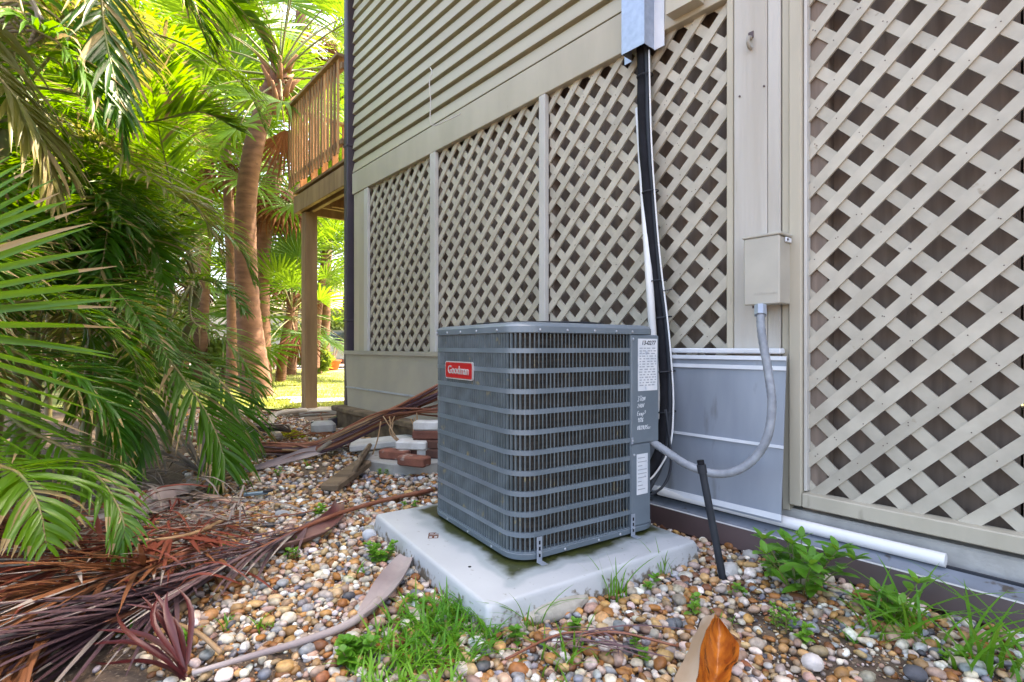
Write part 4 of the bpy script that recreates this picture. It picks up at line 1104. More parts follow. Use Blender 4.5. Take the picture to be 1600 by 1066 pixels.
fan_palm('slimmer palm trunk with brown skirt behind the thick trunk', [P(411, 600, 11.5), P(408, 450, 11.4), P(414, 360, 11.3), P(432, 250, 11.2)], [.19, .17, .16, .15], 24, FAN, 1.2, 14)
fan_palm('thin palm trunk left of the thick trunk', [P(362, 612, 10), P(363, 500, 10), P(360, 380, 10), P(352, 200, 10)], [.11, .10, .09, .09], 24, FAN, 1.2, 3)
fan_palm('low fan palm with leaning stem between trunk and deck post', [P(438, 600, 12), P(444, 540, 12), P(456, 480, 12)], [.12, .10, .09], 26, FAN, 1.0, 3, group='fan palms by the lawn')
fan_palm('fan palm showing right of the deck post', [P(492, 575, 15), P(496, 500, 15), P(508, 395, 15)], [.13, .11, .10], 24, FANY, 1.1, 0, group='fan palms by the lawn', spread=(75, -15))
fan_palm('fan palm half hidden behind the deck post', [P(456, 580, 14), P(458, 500, 14), P(464, 410, 14)], [.12, .10, .10], 24, FAN, 1.1, 2, spread=(75, -25), group='fan palms by the lawn')
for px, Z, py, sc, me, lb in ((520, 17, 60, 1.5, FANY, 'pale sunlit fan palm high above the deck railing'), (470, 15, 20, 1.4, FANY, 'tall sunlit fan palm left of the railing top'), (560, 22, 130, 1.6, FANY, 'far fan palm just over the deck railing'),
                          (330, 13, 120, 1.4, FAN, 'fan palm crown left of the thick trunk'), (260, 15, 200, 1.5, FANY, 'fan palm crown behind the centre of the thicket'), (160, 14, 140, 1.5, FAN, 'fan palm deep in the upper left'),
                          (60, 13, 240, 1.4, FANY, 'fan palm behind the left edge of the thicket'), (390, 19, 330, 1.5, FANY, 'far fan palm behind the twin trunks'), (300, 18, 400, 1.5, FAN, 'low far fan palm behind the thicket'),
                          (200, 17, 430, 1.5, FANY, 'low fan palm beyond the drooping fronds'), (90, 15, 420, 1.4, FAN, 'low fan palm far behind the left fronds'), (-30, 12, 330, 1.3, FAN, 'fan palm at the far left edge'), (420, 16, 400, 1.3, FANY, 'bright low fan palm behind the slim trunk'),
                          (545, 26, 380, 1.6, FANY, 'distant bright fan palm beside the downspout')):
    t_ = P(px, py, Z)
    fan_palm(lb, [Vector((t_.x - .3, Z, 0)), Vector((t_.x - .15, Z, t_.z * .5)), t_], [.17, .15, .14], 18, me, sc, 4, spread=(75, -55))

# ------------------------------------------------------------------ street things far behind
CARM = mat('silver_car_paint', (.55,.56,.56), .25, metal=.2, coat=.5)
TYRE = mat('tyre_rubber', (.015,.015,.015), .7); GLASS = mat('car_glass', (.05,.07,.08), .05, spec=.8); HUB = mat('hub_metal', (.6,.6,.62), .3, metal=.7); LIGHTR = mat('car_red_lens', (.4,.02,.02), .2)
cx, cy = G(520, 576).x + .75, 20.3
car = empty('parked_car', (cx, cy, .05), 0, 'silver car parked on the road beyond the lawn', 'car')
body = [(-2.1,.32),(-2.15,.62),(-2.0,.82),(-1.35,.90),(-.75,1.40),(.75,1.42),(1.45,.98),(2.05,.86),(2.15,.60),(2.1,.32)]
m = MB(); rings = []
for y, ins in ((-.82, .05), (-.86, 0), (.86, 0), (.82, .05)):
    rings.append([(cx + x * (1 - ins * .3), cy + y * (1 if z < .95 else .82), .05 + z - (ins if z > .9 else 0)) for x, z in body])
m.loft(rings); m.build('body', CARM, car, 30)
for x0, x1 in ((-1.2, -.02), (.05, 1.2)):
    w = [(x0 + (.35 if x0 < -1 else 0), 1.32), (x1 - (.3 if x1 > 1 else 0), 1.32), (x1, .95), (x0, .95)]
    MB().add([(cx + x, cy - .87 + .12 * (z - .9) / .5 - .012, .05 + z) for x, z in w] + [(cx + x, cy - .80 + .12 * (z - .9) / .5, .05 + z) for x, z in w], [(3,2,1,0),(4,5,6,7),(0,1,5,4),(1,2,6,5),(2,3,7,6),(3,0,4,7)]).build('window', GLASS, car)
for x in (-1.3, 1.3):
    for sy in (-1, 1):
        wh = MB().tube([(cx + x, cy + sy*.66, .38), (cx + x, cy + sy*.885, .38)], .33, 20).build('wheel', TYRE, car, 40)
        MB().tube([(cx + x, cy + sy*.886, .38), (cx + x, cy + sy*.90, .38)], .21, 14).build('rim', HUB, wh, 40)
MB().cbox((cx - 2.12, cy - .6, .78), (.06, .3, .12), bev=.01).build('headlight', LIGHTR, car); MB().cbox((cx - 2.12, cy + .6, .78), (.06, .3, .12), bev=.01).build('headlight', LIGHTR, car)
POTM = mat('orange_pot', (.62,.11,.03), .5)
pp_ = G(517, 578); pot = empty('flower_pot', (pp_.x, 17.9, .03), 0, 'orange pot with dry stems on the far lawn edge', 'flower pot')
PX = (517-800)/FPX*17.9
MB().loft([[(PX + r*math.cos(a), 17.9 + r*math.sin(a), z) for a in [k*math.pi/8 for k in range(16)]] for z, r in ((.03, .22), (.30, .32), (.34, .36), (.38, .36))]).build('pot', POTM, pot, 40)
for k in range(9):
    a = k * .7; MB().tube([(PX + .1*math.cos(a), 17.9 + .1*math.sin(a), .36), (PX + .3*math.cos(a), 17.9 + .3*math.sin(a), .95)], .02, 5).build('stem', DEADG, pot)
NHW = mat('neighbour_wall', (.62,.60,.52), .8); NHR = mat('neighbour_roof', (.30,.25,.21), .9)
nb = empty('neighbour_house', (-9, 31, 0), 0, 'pale single storey house far beyond the road', 'house')
MB().box((-17, 29, 0), (-3, 37, 2.9)).build('wall', NHW, nb)
MB().add([(-17.6, 28.4, 2.9), (-2.4, 28.4, 2.9), (-2.4, 37.6, 2.9), (-17.6, 37.6, 2.9), (-15, 33, 4.8), (-5, 33, 4.8)], [(0,1,5,4),(1,2,5),(2,3,4,5),(3,0,4),(3,2,1,0)]).build('roof', NHR, nb)
for x in (-15, -12, -9.6, -6): MB().box((x, 28.93, 1.0), (x + 1.2, 28.99, 2.1)).build('window', GLASS, nb)
# leafy hedge that closes the view behind the palms
HEDGEM = leafmat('hedge_leaf', (.06,.12,.02), (.14,.20,.04), (.38,.48,.06), .35, .45, .4)
def shrub(label, c, rx, ry, rz, n, lsz, seed):
    rnd = random.Random(seed); e = empty('leafy_shrub', (c[0], c[1], 0), 0, label, 'shrub', 'hedge shrubs beyond the lawn')
    V, F = [], []
    lobes = [(Vector((rnd.uniform(-.6,.6)*rx, rnd.uniform(-.6,.6)*ry, rnd.uniform(.3,.9)*rz)), rnd.uniform(.35,.6)) for _ in range(9)]
    for i in range(n):
        lc, lr = lobes[i % 9]; d = Vector((rnd.gauss(0,1), rnd.gauss(0,1), rnd.gauss(0,1))).normalized()
        p = Vector(c) + lc + Vector((d.x*rx*lr, d.y*ry*lr, d.z*rz*lr*.8)) * rnd.uniform(.75, 1.05)
        if p.z < .05: p.z = .05 + rnd.random()*.4
        a = Vector((rnd.gauss(0,1), rnd.gauss(0,1), rnd.gauss(0,.6))).normalized(); b = a.cross(d).normalized() if a.cross(d).length > .1 else UP
        s = lsz * rnd.uniform(.6, 1.3); k = len(V)
        V += [p, p + (a + b*.45)*s*.5, p + a*s, p + (a - b*.45)*s*.5]; F.append((k, k+1, k+2, k+3))
    me = to_mesh('foliage', V, F, [0]*len(F), [HEDGEM], False, (c[0], c[1], 0)); put('foliage', me, e)
    MB().tube([(c[0], c[1], 0), (c[0] + .1, c[1], rz*.5)], [.09, .05], 6).build('trunk', BARK_P, e)
for i, (x, y, rx, ry, rz, lb) in enumerate(((-12, 17, 2.6, 1.5, 2.6, 'tall shrub far behind the left thicket'), (-16.5, 17, 3, 1.8, 3.6, 'bulky shrub at the far left of the hedge'), (-9.3, 24.5, 2.2, 1.2, 2.2, 'round shrub across the road behind the twin trunks'), (-20, 15, 3, 2, 4, 'outermost tall shrub on the left'),
                                         (-5.75, 15.6, .5, .5, .8, 'small bright shrub right of the deck post'), (-7.4, 13.4, 1.1, .7, 1.0, 'low dark shrub between the palm trunks'), (-8.6, 12, 1.4, .8, 1.6, 'shrub behind the thin trunk'), (-10.5, 10.6, 1.6, 1, 2.2, 'shrub in the shade of the left thicket'))):
    shrub(lb, (x, y, 0), rx, ry, rz, 2600, .26 if rx > 1.5 else .16, 300 + i)
# ------------------------------------------------------------------ fallen palm litter
def dead_frond(label, pts, lm, sm, name='dead_frond', **k):
    kw = dict(grav=.15, fwd=.7, lift=.06, w=.018, jit=.42, n=40, llen=.4, r0=.012, t0=.05); kw.update(k)
    V, F, I = frond_mesh(pts, **kw)
    # litter rests on the ground: nothing sinks below the pebbles
    V = [(a[0], a[1], max(a[2], .016 + .02 * abs(noise.noise(Vector(a) * 9)))) for a in V]
    c = V[0]; o = put(name, to_mesh(name, V, F, I, [lm, sm, DEADG], True, (c[0], c[1], 0))); o.location = (c[0], c[1], 0)
    return tag(o, label, 'palm frond', 'fallen palm fronds')
def strips(name, label, lst, lm, cat='palm frond', seed=0, fold=.5, group='fallen palm fronds'):
    """loose folded leaf strips: (p0, p1, bulge, width)"""
    rnd = random.Random(seed); V, F = [], []
    for p0, p1, bu, w in lst:
        p0, p1 = Vector(p0), Vector(p1); d = (p1 - p0).normalized(); s = d.cross(UP)
        s = s.normalized() if s.length > .01 else Vector((1,0,0)); b0 = len(V); n = 7; lat = rnd.uniform(-.04, .04); tw = rnd.uniform(-.8, .8)
        for j in range(n):
            u = j / (n-1); c = p0.lerp(p1, u) + UP * (bu * math.sin(math.pi * u ** .8)) + s * lat * math.sin(math.pi*u)
            hw = w * .5 * (1 - u ** 4) * (.5 + .5 * min(1, u*4)) + .0008; ss = s * math.cos(tw*u) + UP * math.sin(tw*u)
            q = [c - ss*hw + UP*hw*fold, c.copy(), c + ss*hw + UP*hw*fold]
            for a in q: a.z = max(a.z, .014)
            V += q
        for j in range(n-1):
            a = b0 + j*3; F += [(a, a+1, a+4, a+3), (a+1, a+2, a+5, a+4)]
    c = V[0]; o = put(name, to_mesh(name, V, F, [0]*len(F), [lm], True, (c[0], c[1], 0))); o.location = (c[0], c[1], 0)
    return tag(o, label, cat, group)
def trough(name, label, pts, widths, lift, mt, cat='palm sheath', arc=1.15, tilt=0.0, th=.003, group='fallen palm sheaths', n=26, ups=None):
    """a boat-shaped woody sheath: an open arc swept along a line"""
    path = catmull(pts, n); rings = []
    for k, p in enumerate(path):
        x = k / n * (len(widths)-1); i = min(int(x), len(widths)-2); w = widths[i] + (widths[i+1]-widths[i])*(x-i)
        T = (path[min(k+1, n)] - path[max(k-1, 0)]).normalized(); s = T.cross(UP).normalized(); u = s.cross(T).normalized()
        q = tilt if not isinstance(tilt, (list, tuple)) else tilt[0] + (tilt[1]-tilt[0])*k/n
        s, u = s*math.cos(q) + u*math.sin(q), u*math.cos(q) - s*math.sin(q)
        A = [arc * (-1 + 2*j/8) for j in range(9)]
        wob = 1 + .12*noise.noise(Vector((k*.35, 2, len(label))))
        outer = [p + s*(w*wob*math.sin(a)) + u*(w*wob*(1 - math.cos(a))*lift) for a in A]
        inner = [p + s*((w*wob-th)*math.sin(a)) + u*(w*wob*(1 - math.cos(a))*lift + th) for a in reversed(A)]
        rings.append(outer + inner)
    for r in rings:
        for v in r: v.z = max(v.z, .012)
    o = MB().loft(rings).build(name, mt, None, 60); return tag(o, label, cat, group)
# long frond running from the pad to the lower left corner, with its maroon sheath
rd = [G(676, 766, .03), G(600, 782, .04), G(520, 806, .05), G(430, 846, .06), G(330, 895, .07), G(200, 945, .07), G(60, 1005, .06), G(-60, 1060, .05)]
dead_frond('long fallen frond with red stalk running to the lower left corner', rd, DEADP, STEM_R, n=70, llen=.46, w=.017, fwd=1.2, t0=.34, r0=.013, seed=70, lift=.03, jit=.2)
trough('maroon_sheath', 'maroon shell of palm sheath lying open in the pebbles', [G(528, 788, .05), G(520, 812, .03), G(490, 838, .02), G(440, 858, .02), G(395, 866, .02)], [.026, .045, .062, .062, .028], 1.0, SPATHE_R, tilt=(.5, -.2))
dead_frond('rust brown fallen frond with curved tan stalk', [G(372, 800, .05), G(320, 828, .08), G(262, 842, .12), G(180, 846, .14), G(90, 850, .12), G(-10, 860, .10)], DEADR, STEM_T, n=60, llen=.34, w=.017, fwd=.35, seed=71, sides=(-1, 1), t0=.04)
dead_frond('reddish fallen frond lying over the purple one', [G(330, 850, .06), G(250, 880, .09), G(170, 900, .12), G(70, 930, .12), G(-30, 960, .10)], DEADL, STEM_R, n=60, llen=.42, w=.018, fwd=1.0, seed=72, t0=0)
dead_frond('brown fallen frond at the left edge', [G(180, 860, .10), G(110, 880, .13), G(40, 905, .12), G(-60, 930, .10)], DEADR, STEM_T, n=46, llen=.38, w=.018, fwd=.9, seed=73, t0=0)
dead_frond('orange brown fallen frond under the hanging palm tips', [G(110, 842, .08), G(60, 838, .12), G(0, 836, .13), G(-70, 840, .10)], DEADL, STEM_T, n=36, llen=.26, w=.026, fwd=.5, seed=74, t0=0)
dead_frond('purple brown fallen frond along the lower left', [G(300, 910, .05), G(200, 960, .07), G(90, 1000, .08), G(-40, 1050, .06)], DEADP, STEM_R, n=60, llen=.45, w=.016, fwd=1.25, seed=75, t0=0)
DEADM = leafmat('dark_maroon_leaf', (.075,.010,.012), (.12,.022,.018), None, .05, .38, .5, tip=(.34,.24,.22), tipamt=.30)
b = G(287, 1064, .02)
tips = [((136, 1048), .07), ((134, 1008), .10), ((152, 985), .12), ((182, 958), .14), ((196, 944), .17), ((215, 948), .15), ((222, 932), .16), ((240, 925), .17), ((250, 930), .14), ((262, 924), .15), ((274, 918), .14)]
strips('red_fan_leaf', 'dark red folded leaf blades fanned out at the lower left', [(b + Vector((random.uniform(-.01,.01), 0, .004*i)), P(px, py, 1.36) , .03, .013) for i, ((px, py), zz) in enumerate(tips)], DEADM, seed=5, fold=.5)
rnd = random.Random(9)
strips('straw_bundle', 'pale straw coloured leaf shreds in the lower left corner', [(G(rnd.uniform(60, 120), rnd.uniform(965, 1000), .05), G(rnd.uniform(-60, 50), rnd.uniform(1050, 1120), .05), rnd.uniform(.01, .06), rnd.uniform(.008, .02)) for _ in range(46)], DEADL, seed=6)
strips('leaf_litter', 'mixed dry leaf strips heaped under the left palms', [(lambda a: (a, a + Vector((rnd.uniform(-.4, .4), rnd.uniform(-.2, .35), rnd.uniform(-.03, .05))), rnd.uniform(0, .07), rnd.uniform(.006, .016)))(G(rnd.uniform(-20, 330), rnd.uniform(785, 920), rnd.uniform(.02, .09))) for _ in range(120)], DEADR, seed=7, group=None)
strips('leaf_litter', 'grey dry leaf shreds around the pale sheaths', [(lambda a: (a, a + Vector((rnd.uniform(-.5, .5), rnd.uniform(-.3, .3), rnd.uniform(-.03, .06))), rnd.uniform(0, .08), rnd.uniform(.005, .014)))(G(rnd.uniform(120, 380), rnd.uniform(720, 850), rnd.uniform(.02, .07))) for _ in range(120)], DEADG, seed=8, group=None)
strips('leaf_litter', 'brown leaf litter scattered on the soil near the deck', [(lambda a: (a, a + Vector((rnd.uniform(-.5, .5), rnd.uniform(-.35, .35), rnd.uniform(-.02, .04))), rnd.uniform(0, .05), rnd.uniform(.01, .03)))(G(rnd.uniform(330, 520), rnd.uniform(640, 715), rnd.uniform(.02, .05))) for _ in range(110)], DEADL, seed=18, group=None)
# grey stalk with flared end running under the pad
stl = empty('grey_leaf_stalk', G(480, 1000), 0, 'grey dried leaf stalk flaring out towards the pad', 'palm frond', 'fallen palm fronds')
pts = [G(300, 1052, .03), G(390, 1026, .03), G(480, 1000, .035), G(545, 975, .035), G(585, 945, .035), G(612, 910, .04), G(636, 872, .03)]
pa = catmull(pts, 30); vv = []
MB().tube(pa[:22], [.006 + .0004*k for k in range(22)], 7).build('stalk', SPATHE, stl, True)
rg = []
for k in range(17, 31):
    T = (pa[min(k+1, 30)] - pa[k-1]).normalized(); s = T.cross(UP).normalized(); w = .012 + .030 * math.sin(math.pi * min(1, (k-17)/15) ) ** .8
    rg.append([pa[k] + s*w*q + UP*(abs(q)**1.5*w*.5 - .004) for q in (-1, -.5, 0, .5, 1)] + [pa[k] + s*w*q + UP*(abs(q)**1.5*w*.5 + .004) for q in (1, .5, 0, -.5, -1)])
MB().loft(rg).build('flared_base', SPATHE, stl, 60)
# pale spathes under the palms
trough('palm_spathe', 'smooth grey purple spathe like an upturned boat', [G(310, 752, .05), G(280, 757, .09), G(240, 764, .11), G(205, 772, .08), G(188, 778, .04)], [.02, .07, .095, .08, .02], -.9, SPATHE, cat='palm sheath')
trough('palm_spathe', 'long grey spathe lying in front of the boat shaped one', [G(292, 775, .03), G(240, 786, .06), G(185, 798, .06), G(135, 808, .03)], [.03, .065, .07, .02], -.7, SPATHE, cat='palm sheath')
trough('palm_spathe', 'short tan piece of sheath in the pebbles', [G(297, 772, .05), G(335, 780, .05), G(372, 789, .03)], [.02, .028, .018], .6, mat('tan_sheath', (.42,.27,.20), .6, (.30,.19,.13), 8), cat='palm sheath')
trough('palm_spathe', 'pale curled sheath end behind the tan piece', [G(350, 745, .08), G(335, 757, .04), G(318, 764, .03)], [.015, .05, .02], .8, SPATHE, cat='palm sheath')
c0 = G(318, 742, .06)
strips('grey_fan_leaf', 'grey curled dry fan leaf under the drooping fronds', [(c0, c0 + Vector((-.42*math.cos(q), .05, .06 + .30*math.sin(q))) * 1.0, .03, .016) for q in [.1 + k*.09 for k in range(26)]], DEADG, seed=11)
c0 = G(432, 686, .05)
strips('grey_fan_leaf', 'grey dry fan leaf with white curved stalk near the deck', [(c0 + Vector((.1, .05, .05)), c0 + Vector((-.15 - .5*math.cos(q), -.1, .02 + .12*math.sin(q))), .03, .022) for q in [-.2 + k*.11 for k in range(22)]], DEADG, seed=12)
o = MB().tube(catmull([G(437, 683, .06), P(424, 664, 4.9), P(428, 650, 5.1), P(446, 644, 5.3), P(478, 641, 5.6)], 20), [.03 - .0003*k for k in range(21)], 7).build('curved_stalk', mat('bleached_stalk', (.52,.44,.34), .7), None, True)
tag(o, 'bleached curved stalk on the bare soil', 'stalk')
MOSSY = leafmat('yellow_moss', (.36,.36,.02), (.48,.46,.04), (.6,.6,.05), .2, .8, .2)
V, F = [], []
for _ in range(700):
    c = G(452, 686, .0); q = rnd.uniform(0, 6.28); r = rnd.random()**.5; p = c + Vector((r*.145*math.cos(q), r*.075*math.sin(q), .012 + .06*(1-r*r)*rnd.uniform(.6, 1))); a = Vector((rnd.gauss(0,1), rnd.gauss(0,1), abs(rnd.gauss(0,1)))).normalized()*.022; bb = a.cross(Vector((.3,.5,.2))).normalized()*.008
    k = len(V); V += [p, p + a*.5 + bb, p + a, p + a*.5 - bb]; F.append((k, k+1, k+2, k+3))
o = put('moss_tuft', to_mesh('moss_tuft', V, F, [0]*len(F), [MOSSY], False)); tag(o, 'bright yellow mossy tuft on the soil', 'moss')
o = MB().tube([G(493, 672, .0), G(493, 672, .0) + Vector((0, 0, .085))], [.045, .04], 10).build('black_cap', BLACKP, None, 40); tag(o, 'small black plastic cap standing on the soil', 'cap')
tl = empty('blue_grey_tool', G(405, 769), 0, 'small blue grey tool with dark tip lying in the pebbles', 'tool')
MB().cbox(G(400, 771, .045), (.12, .026, .018), rz=R(22), bev=.004).build('handle', mat('steel_blue', (.16,.24,.30), .4, metal=.4), tl)
MB().cbox(G(419, 767, .055), (.05, .020, .014), rz=R(40), bev=.004).build('tip', BLACKP, tl)
# thin twigs
for i, (a, c, d, lb) in enumerate((((880, 1000), (960, 988), (1060, 1010), 'thin brown twig in the pebbles below the pad'), ((790, 1030), (880, 990), (960, 992), 'forked twig lying before the pad'), ((410, 810), (480, 800), (545, 782), 'dark twig beside the red stalk'), ((275, 975), (310, 990), (345, 1020), 'short ochre stalk piece at the lower left'))):
    o = MB().tube(catmull([G(*a, .04), G(*c, .05), G(*d, .04)], 14), [.0035 if i != 3 else .007]*15, 5).build('twig', STEM_T if i == 3 else DEADTW if 'DEADTW' in globals() else STEM_R, None, True); tag(o, lb, 'twig')
strips('twig_heap', 'tangle of thin dry stalks in front of the pad corner', [(G(rnd.uniform(840, 920), rnd.uniform(985, 1010), .04), G(rnd.uniform(900, 1090), rnd.uniform(985, 1030), .04), .01, .005) for _ in range(16)], DEADP, seed=13, group=None)
# orange curled sheath in the near foreground
ORANGE = mat('orange_dry_sheath', (.62,.20,.025), .25, (.30,.07,.012), 16, bump=.5, bscale=50, stretch=(2,2,.6), spots=((.07,.02,.008), 14, .60))
PALEB = mat('pale_sheath_back', (.55,.44,.34), .55, (.40,.27,.17), 5, bump=.2)
sh = empty('curled_sheath', G(1110, 1066), 0, 'glossy orange curled palm sheath standing in the near pebbles', 'palm sheath', 'fallen palm sheaths')
cols = {'left': [P(1040, 1095, 1.20), P(1066, 1040, 1.28), P(1085, 995, 1.34), P(1103, 963, 1.38)],
        'ridge': [P(1084, 1098, 1.15), P(1092, 1040, 1.21), P(1103, 990, 1.27), P(1117, 958, 1.33)],
        'deep': [P(1100, 1095, 1.205), P(1112, 1040, 1.285), P(1117, 1000, 1.335), P(1122, 964, 1.375)],
        'mid': [P(1116, 1090, 1.205), P(1130, 1042, 1.28), P(1134, 1002, 1.325), P(1126, 968, 1.365)],
        'lip': [P(1128, 1085, 1.175), P(1148, 1043, 1.235), P(1155, 1008, 1.275), P(1129, 972, 1.345)]}
cc = {k: catmull(v, 16) for k, v in cols.items()}
def sheetof(keys, nm, mt, sub_=5):
    rg = []
    for r in range(17):
        row = catmull([cc[k][r] for k in keys], sub_ * (len(keys) - 1))
        row = [v + Vector((.004 * noise.noise(v * 40), .014 * noise.noise(v * 22), .006 * noise.noise(v * 31))) for v in row]
        rg.append(row + [v + Vector((.0005, .0035, 0)) for v in reversed(row)])
    MB().loft(rg).build(nm, mt, sh, 70)
sheetof(['left', 'ridge'], 'pale_back', PALEB)
sheetof(['ridge', 'deep', 'mid', 'lip'], 'inner_face', ORANGE)

# ------------------------------------------------------------------ builders' scrap by the wall
REDB = mat('red_brick', (.23,.085,.055), .9, (.15,.055,.038), 14, bump=.8, bscale=50, rand=.15, spots=((.38,.33,.29), 9, .60))
DKB = mat('dark_brick', (.13,.055,.038), .9, (.09,.04,.03), 12, bump=.7, bscale=50)
WHB = mat('whitewashed_brick', (.66,.65,.63), .85, (.50,.48,.45), 14, bump=.8, bscale=50)
SLB = mat('grey_concrete_slab', (.40,.395,.37), .9, (.30,.29,.265), 8, bump=.7, bscale=45, spots=((.15,.14,.11), 10, .66))
def scrap(name, label, c, s, rz, mt, cat, rx=0, ry=0, bev=.009, group=None):
    o = MB().cbox(c, s, rz=R(rz), rx=R(rx), ry=R(ry), bev=bev).build(name, mt); return tag(o, label, cat, group)
# octagonal stepping stone
c = G(645, 722, .03)
poly_ = [(c.x + .36*math.cos(q) * 1.0, c.y + .30*math.sin(q)) for q in [R(22.5 + 45*k + 12) for k in range(8)]]
m = MB(); m.loft([[(x, y, .005) for x, y in poly_], [(x, y, .075) for x, y in poly_], [(c.x + (x-c.x)*.97, c.y + (y-c.y)*.97, .085) for x, y in poly_]]); o = m.build('stepping_stone', SLB); tag(o, 'eight sided grey stepping stone with bricks on it', 'stepping stone')
bz = .0855
def on(px, py, z): return G(px, py, z)
scrap('brick', 'red brick lying left on the stepping stone', on(617, 706, bz+.045) - Vector((0,0,.015)), (.20, .095, .06), 40 - 62, REDB, 'brick', group='bricks by the condenser')
scrap('brick', 'dark red brick lying right on the stepping stone', on(647, 716, bz+.045) - Vector((0,0,.015)), (.20, .095, .06), 38 - 62, REDB, 'brick', group='bricks by the condenser')
scrap('brick', 'whitewashed brick resting across the red bricks', on(645, 694, bz+.09), (.21, .11, .055), -8, WHB, 'brick', rx=4, group='bricks by the condenser')
scrap('brick', 'whitewashed brick at the right edge of the stepping stone', on(672, 706, bz+.033), (.18, .10, .062), 15, WHB, 'brick', group='bricks by the condenser')
scrap('concrete_slab', 'pale broken concrete slab tilted behind the red bricks', on(612, 690, .09), (.62, .26, .05), 14, mat('white_slab', (.60,.60,.58), .85, (.46,.45,.43), 9, bump=.5), 'concrete slab', ry=-4)
for i, (z, mt, lb, sz) in enumerate(((.030, DKB, 'dark brick at the foot of the small stack', .06), (.0905, DKB, 'dark brown brick second from the ground in the stack', .06), (.1515, REDB, 'red brick under the white one in the stack', .06), (.2125, WHB, 'whitewashed brick on top of the small stack', .06))):
    c = P(668, 660, 3.55); scrap('brick', lb, (c.x + .004*i, 3.55 + .006*i, z + .085), (.21, .10, sz), -12 + 3*i, mt, 'brick', group='bricks in the small stack')
scrap('brick', 'pale block supporting the small brick stack', (P(668, 690, 3.5).x, 3.56, .042), (.26, .14, .08), -8, WHB, 'brick')
scrap('timber_board', 'long grey timber board under the tan reflecting skirt sheet', WP(3.35, .16, .215), (2.0, .14, .05), math.degrees(WA), OLDWOOD, 'timber', group='scrap timber')
scrap('timber_board', 'dark timber beam on edge under the grey board', WP(3.4, .15, .095), (1.9, .05, .185), math.degrees(WA), OLDWOOD, 'timber', group='scrap timber')
scrap('timber_board', 'short wooden board end pointing at the lens', G(543, 742, .06), (.11, .44, .045), -10, OLDWOOD, 'timber', rx=6, group='scrap timber')
scrap('timber_board', 'wooden board leaning on edge beside the stepping stone', G(565, 718, .10), (.03, .52, .13), 8, OLDWOOD, 'timber', ry=25, group='scrap timber')
scrap('timber_board', 'grey board end tilted up near the sticks', G(530, 690, .10), (.16, .45, .03), -12, mat('grey_board', (.30,.25,.19), .85, (.2,.16,.12), 8, bump=.5, stretch=(2,.3,2)), 'timber', ry=-35, group='scrap timber')
scrap('timber_board', 'pale grey board end lying left of the boards', G(515, 690, .05), (.10, .5, .05), -22, OLDWOOD, 'timber', group='scrap timber')
scrap('grey_rubble', 'grey lump of rubble left of the scrap boards', G(505, 668, .06), (.22, .16, .12), 24, SLB, 'rubble', bev=.03)
# bundle of stiff brown stalks leaning on the scrap
sb = empty('stalk_bundle', G(560, 690), 0, 'bundle of stiff brown palm stalks leaning over the scrap timber', 'stalks')
for k in range(46):
    q = rnd.gauss(0, 1); a = P(375 + rnd.uniform(-5, 140), 716 - rnd.uniform(0, 25), 3.9 + rnd.uniform(-.1, .1)); b_ = P(600, 652 + q*6, 3.75 + .03*q); c_ = P(690, 598 + abs(rnd.gauss(0, 1))*22, 3.7 + rnd.uniform(-.12, .12))
    a.z = max(a.z, .03)
    MB().tube(catmull([a, P(500, 697 + q*5, 3.85), b_, c_], 12), rnd.uniform(.005, .010), 5).build('stalk', (STEM_R, STEM_T, DEADP, STEM_R)[k % 4], sb, True)
for k in range(8):
    a = P(rnd.uniform(590, 660), rnd.uniform(640, 660), 3.68); MB().tube(catmull([a, a + Vector((rnd.uniform(-.02, .1), -.04, -.12)), a + Vector((rnd.uniform(-.1, .25), -.05, -.26))], 8), .005, 5).build('stalk', STEM_T, sb, True)
trough('palm_spathe', 'grey pink sheath lying from the stalk bundle to the left', [G(528, 700, .06), G(480, 712, .05), G(425, 727, .03), G(380, 738, .03)], [.035, .05, .035, .012], 1.0, SPATHE, cat='palm sheath', tilt=.6)
dead_frond('thin brown stalk frond trailing left from the grey pink sheath', [G(385, 736, .03), G(330, 758, .03), G(270, 786, .03), G(190, 815, .03)], DEADP, STEM_T, n=30, llen=.2, w=.01, seed=77, t0=.1)

